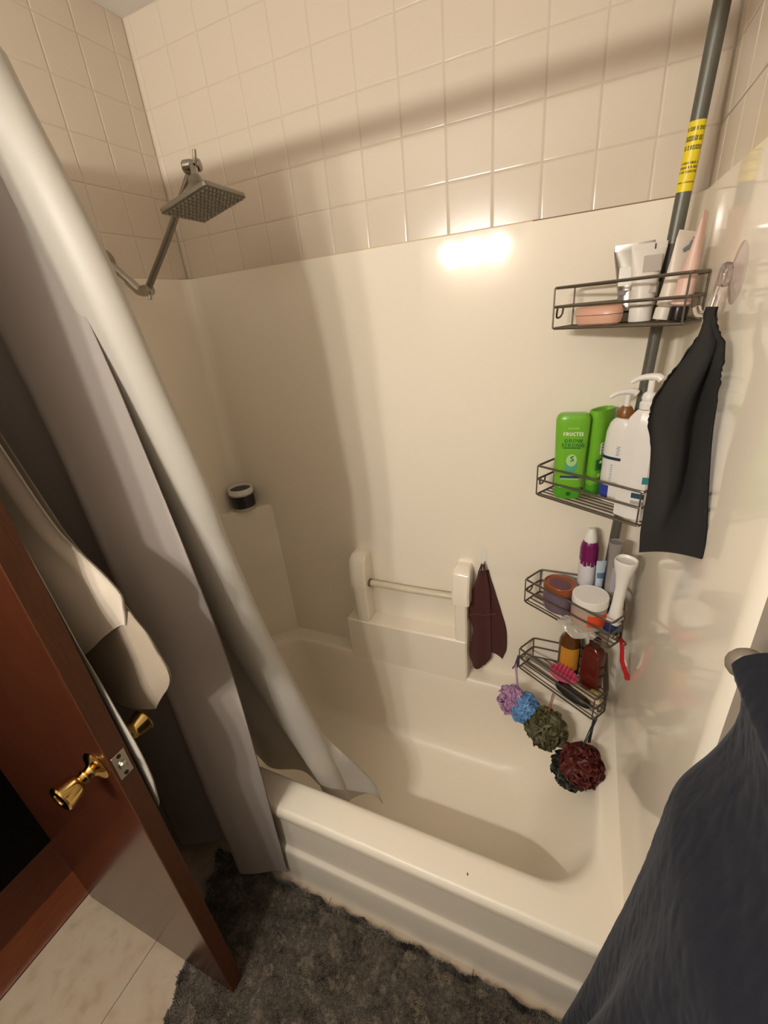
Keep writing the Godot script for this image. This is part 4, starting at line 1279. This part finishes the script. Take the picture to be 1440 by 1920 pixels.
func bottom_basket_things() -> void:
	var y := 0.5375
	var t := thing("honey_bottle", "round amber bottle with a plain yellow-orange label at the back of the bottom basket", "bottle", Vector3(1.279, y, 0.045), 0.0)
	var rows := [[0.0, 0.031, 0.031], [0.003, 0.034, 0.034], [0.125, 0.034, 0.034], [0.140, 0.029, 0.029], [0.152, 0.019, 0.019], [0.168, 0.018, 0.018]]
	solid("body", rows, M("#5b3512", 0.12), t, 36)
	band("label", [[0.03, 0.0342, 0.0342], [0.118, 0.0342, 0.0342]], 38, 140, 2.0, M("#c8892c", 0.45), t, "yellow-orange label")
	solid("cap", [[0.1682, 0.0205, 0.0205], [0.170, 0.0215, 0.0215], [0.186, 0.0215, 0.0215], [0.188, 0.019, 0.019]], M("#6b4a26", 0.4), t, 28)
	t = thing("red_bottle", "squarish dark red-brown bottle standing right of the amber one in the bottom basket", "bottle", Vector3(1.347, y, 0.088), BC)
	solid("body", [[0.0, 0.028, 0.021], [0.003, 0.031, 0.0235], [0.135, 0.031, 0.0235], [0.150, 0.024, 0.019], [0.158, 0.013, 0.013]], M("#5a1d12", 0.18), t, 36, 4.0)
	solid("cap", [[0.1582, 0.014, 0.014], [0.160, 0.0155, 0.0155], [0.184, 0.0155, 0.0155], [0.186, 0.0135, 0.0135]], M("#3a1a12", 0.4), t, 24)
	# pink scalp brush, bristles up
	t = thing("scalp_brush", "pink scalp brush lying bristles up in front of the amber bottle", "brush", Vector3(1.266, y, 0.097))
	t.transform = yaw(Vector3(1.266, y, 0.100), -0.35, Vector3(0.18, 0, 0))
	var pink := M("#cf4f72", 0.3)
	solid("handle", [[0.0, 0.012, 0.010], [0.004, 0.016, 0.012], [0.012, 0.013, 0.010], [0.022, 0.010, 0.009]], pink, t, 24, 2.0, "pink knob handle")
	solid("pad", [[0.022, 0.012, 0.010], [0.027, 0.034, 0.022], [0.034, 0.044, 0.028], [0.040, 0.0455, 0.0285], [0.043, 0.0435, 0.0265], [0.0432, 0.001, 0.001]], pink, t, 32)
	for i in 7:
		for j in 4:
			var px := (i - 3) * 0.0118
			var pz := (j - 1.5) * 0.0125
			if pow(px / 0.040, 2) + pow(pz / 0.024, 2) < 1.0:
				var b := Buf.new()
				b.lathe([[0.0026, 0.042], [0.0022, 0.052], [0.0008, 0.060], [0.0003, 0.0605]], 7, Transform3D(Basis(), Vector3(px, 0, pz)))
				obj("bristle", b.mesh(), pink, t)
	# dark oval brush along the front rail
	t = thing("nail_brush", "long dark oval brush lying along the front rail of the bottom basket", "brush", Vector3(1.298, y, 0.158), BC)
	solid("back", [[0.0, 0.050, 0.012], [0.003, 0.058, 0.0165], [0.012, 0.0605, 0.0180], [0.020, 0.056, 0.0155], [0.024, 0.046, 0.010], [0.0245, 0.001, 0.001]], M("#20221f", 0.3), t, 40, 2.4)
	solid("pad", [[0.0240, 0.040, 0.008], [0.0265, 0.038, 0.007], [0.0268, 0.001, 0.001]], M("#383b38", 0.6), t, 32, 2.4)
	# cream bar and grey razor
	t = thing("pumice_bar", "cream bar-shaped foot file lying behind the dark brush", "foot file", Vector3(1.336, y, 0.146), BC)
	var b := Buf.new()
	b.box(Vector3(0, 0.0105, 0), Vector3(0.096, 0.020, 0.022), 0.006)
	obj("bar", b.mesh(40), M("#c9b293", 0.5), t)
	t = thing("grey_razor", "grey razor lying across the wires at the left of the bottom basket", "razor", Vector3(1.20, y, 0.058), BC)
	b = Buf.new()
	b.tube([Vector3(-0.048, 0.006, 0.0), Vector3(-0.01, 0.009, 0.001), Vector3(0.03, 0.006, 0.0), Vector3(0.050, 0.008, 0.0)], 0.0046, 10)
	obj("handle", b.mesh(), M("#7d7870", 0.4), t)
	panel("head", Vector3(-0.056, 0.006, 0.0), Vector3(0.012, 0.008, 0.036), M("#a39c92", 0.35), t)
	t = thing("soap_sliver", "small olive-gold leftover piece of soap beside the red-brown bottle", "soap", Vector3(1.362, y, 0.1255), BC)
	solid("sliver", [[0.0, 0.012, 0.006], [0.003, 0.015, 0.0075], [0.012, 0.014, 0.0068], [0.015, 0.009, 0.004]], M("#8f8248", 0.3), t, 22)

# ------------------------------------------------------------------ bath poufs
func frill(b: Buf, r: float, rg: RandomNumberGenerator, toward: Vector3, spread: float) -> void:
	var ax := (Vector3(rg.randf_range(-1, 1), rg.randf_range(-1, 1), rg.randf_range(-1, 1)).normalized() * spread + toward).normalized()
	var shift := toward * r * 0.30
	var rr := r * lerpf(1.0, 0.82, clampf(toward.length(), 0.0, 1.0))
	var sx := ax.cross(Vector3(0.31, 0.87, 0.39)).normalized()
	var sz := ax.cross(sx)
	var p1 := rg.randf() * TAU
	var p2 := rg.randf() * TAU
	var k1 := rg.randi_range(4, 6)
	var off := rg.randf_range(0.0, 0.55) * rr
	var prev := []
	for i in 61:
		var t := TAU * i / 60.0
		var row := []
		for j in 6:
			var q := j / 5.0
			var rad := rr * lerpf(0.10, 0.80 + 0.08 * sin(k1 * t + p2), sin(q * PI * 0.56))
			var h := off + rr * q * q * (0.34 * sin(k1 * t + p1) + 0.10 * sin(9 * t + p2)) + rr * 0.16 * (1.0 - q) * sin(3 * t + p1)
			var v := (sx * cos(t) + sz * sin(t)) * rad + ax * h
			if v.length() > rr: v = v.normalized() * rr * (1.0 - 0.05 * sin(k1 * t))
			row.append(v + shift)
		if prev.size():
			for j in 5:
				b.quad(prev[j], prev[j + 1], row[j + 1], row[j], Vector2(0, 0), Vector2(0, 1), Vector2(1, 1), Vector2(1, 0))
		prev = row

func pouf(called: String, label: String, at: Vector3, r: float, seed_: int, parts: Array, hang: Vector3, cord: String, cord_label: String) -> void:
	var t := thing(called, label, "bath pouf", at)
	var rg := RandomNumberGenerator.new()
	rg.seed = seed_
	for p in parts:
		var b := Buf.new()
		for k in p[2]:
			frill(b, r, rg, p[3], p[4])
		obj(p[0], b.mesh(60), M(p[1], 0.55, 0.0, {"backlight_enabled": true, "backlight": Color(p[1]) * 0.35}), t, p[5])
	var b2 := Buf.new()
	var a := hang - at
	b2.tube([Vector3(0, r * 0.35, 0), a.lerp(Vector3(0, r * 0.35, 0), 0.45) + Vector3(0.002, 0, 0.001), a + Vector3(0.0025, -0.01, 0), a + Vector3(0.0, 0.004, 0), a + Vector3(-0.0025, -0.01, 0), a.lerp(Vector3(0, r * 0.35, 0), 0.45) + Vector3(-0.002, 0, 0), Vector3(-0.002, r * 0.3, 0)], 0.0016, 6)
	obj("cord", b2.mesh(), M(cord, 0.7), t, cord_label)

func pouf_things() -> void:
	pouf("bath_pouf", "lilac and light blue mesh bath pouf, leftmost of the three", Vector3(1.137, 0.452, 0.152), 0.064, 3, [["lilac_mesh", "#b58ab0", 15, Vector3(-0.9, 0.25, 0.1), 0.55, "lilac half"], ["blue_mesh", "#6a9ccd", 20, Vector3(0.75, -0.15, 0.45), 0.65, "light blue half"]], Vector3(1.118, 0.566, 0.098), "#8f74a0", "lilac cord")
	pouf("bath_pouf", "olive-green mesh bath pouf, the middle one below the bottom basket", Vector3(1.228, 0.418, 0.195), 0.069, 5, [["mesh", "#5b5637", 36, Vector3(0, 0, 0.15), 1.0, ""]], Vector3(1.243, 0.535, 0.155), "#8a5f40", "brown cord")
	pouf("bath_pouf", "dark red and black mesh bath pouf, lowest and rightmost of the three", Vector3(1.324, 0.410, 0.29), 0.074, 8, [["red_mesh", "#551812", 26, Vector3(0.35, 0.5, 0.25), 0.8, "dark red part"], ["black_mesh", "#1d1f1b", 22, Vector3(-0.5, -0.85, 0.1), 0.6, "black part"]], Vector3(1.364, 0.540, 0.214), "#26262e", "black cord")
	# small dark clip on the left hook
	var t := thing("hair_clip", "small dark purple hair clip hung on the left hook of the bottom basket", "hair clip", Vector3(1.120, 0.572, 0.074))
	var b := Buf.new()
	b.tube([Vector3(0.004, 0.012, 0.004), Vector3(0.0, -0.004, 0.006), Vector3(-0.006, -0.030, 0.008), Vector3(-0.014, -0.046, 0.008)], 0.0042, 8, false, 0.0022)
	b.tube([Vector3(0.004, 0.012, 0.004), Vector3(0.003, -0.006, 0.008), Vector3(0.002, -0.034, 0.011)], 0.0038, 8, false, 0.0022)
	obj("prongs", b.mesh(), M("#4a4054", 0.45), t)
	# black and white key tag strap above the red pouf
	t = thing("strap_tag", "short black strap with white lettering marks hanging beside the red pouf", "strap", Vector3(1.366, 0.545, 0.215))
	b = Buf.new()
	b.box(Vector3(-0.010, -0.052, 0.012), Vector3(0.009, 0.085, 0.003), 0.0012, Basis.from_euler(Vector3(-0.2, 0.5, -0.2)))
	obj("webbing", b.mesh(), M("#1b1b1f", 0.7), t)
	for k in 4:
		panel("white_mark", Vector3(-0.0105 - 0.0028 * k, -0.050 - 0.011 * k, 0.0135 + 0.0022 * k), Vector3(0.005, 0.004, 0.0022), M("#c9c5c0", 0.6), t, Basis.from_euler(Vector3(-0.2, 0.5, -0.2)))

func shelf_jar() -> void:
	var t := thing("black_jar", "small black jar with a white rim on the corner column shelf", "jar", Vector3(0.066, 1.0345, 0.066), 0.5)
	t.scale = Vector3.ONE * 1.28
	solid("body", [[0.0, 0.030, 0.030], [0.003, 0.0335, 0.0335], [0.010, 0.034, 0.034], [0.050, 0.034, 0.034], [0.053, 0.032, 0.032]], M("#b9b0a4", 0.3), t, 36)
	band("dark_label", [[0.011, 0.0342, 0.0342], [0.049, 0.0342, 0.0342]], 0, 359.9, 2.0, M("#1f1c1d", 0.35), t, "near-black label")
	solid("rim", [[0.053, 0.0345, 0.0345], [0.0545, 0.0365, 0.0365], [0.068, 0.0365, 0.0365], [0.070, 0.035, 0.035], [0.069, 0.032, 0.032], [0.062, 0.031, 0.031], [0.0615, 0.001, 0.001]], m.white, t, 36, 2.0, "white lid rim")
	solid("lid_disc", [[0.0620, 0.030, 0.030], [0.0645, 0.030, 0.030], [0.065, 0.028, 0.028]], M("#33231f", 0.4), t, 32, 2.0, "dark brown lid centre")
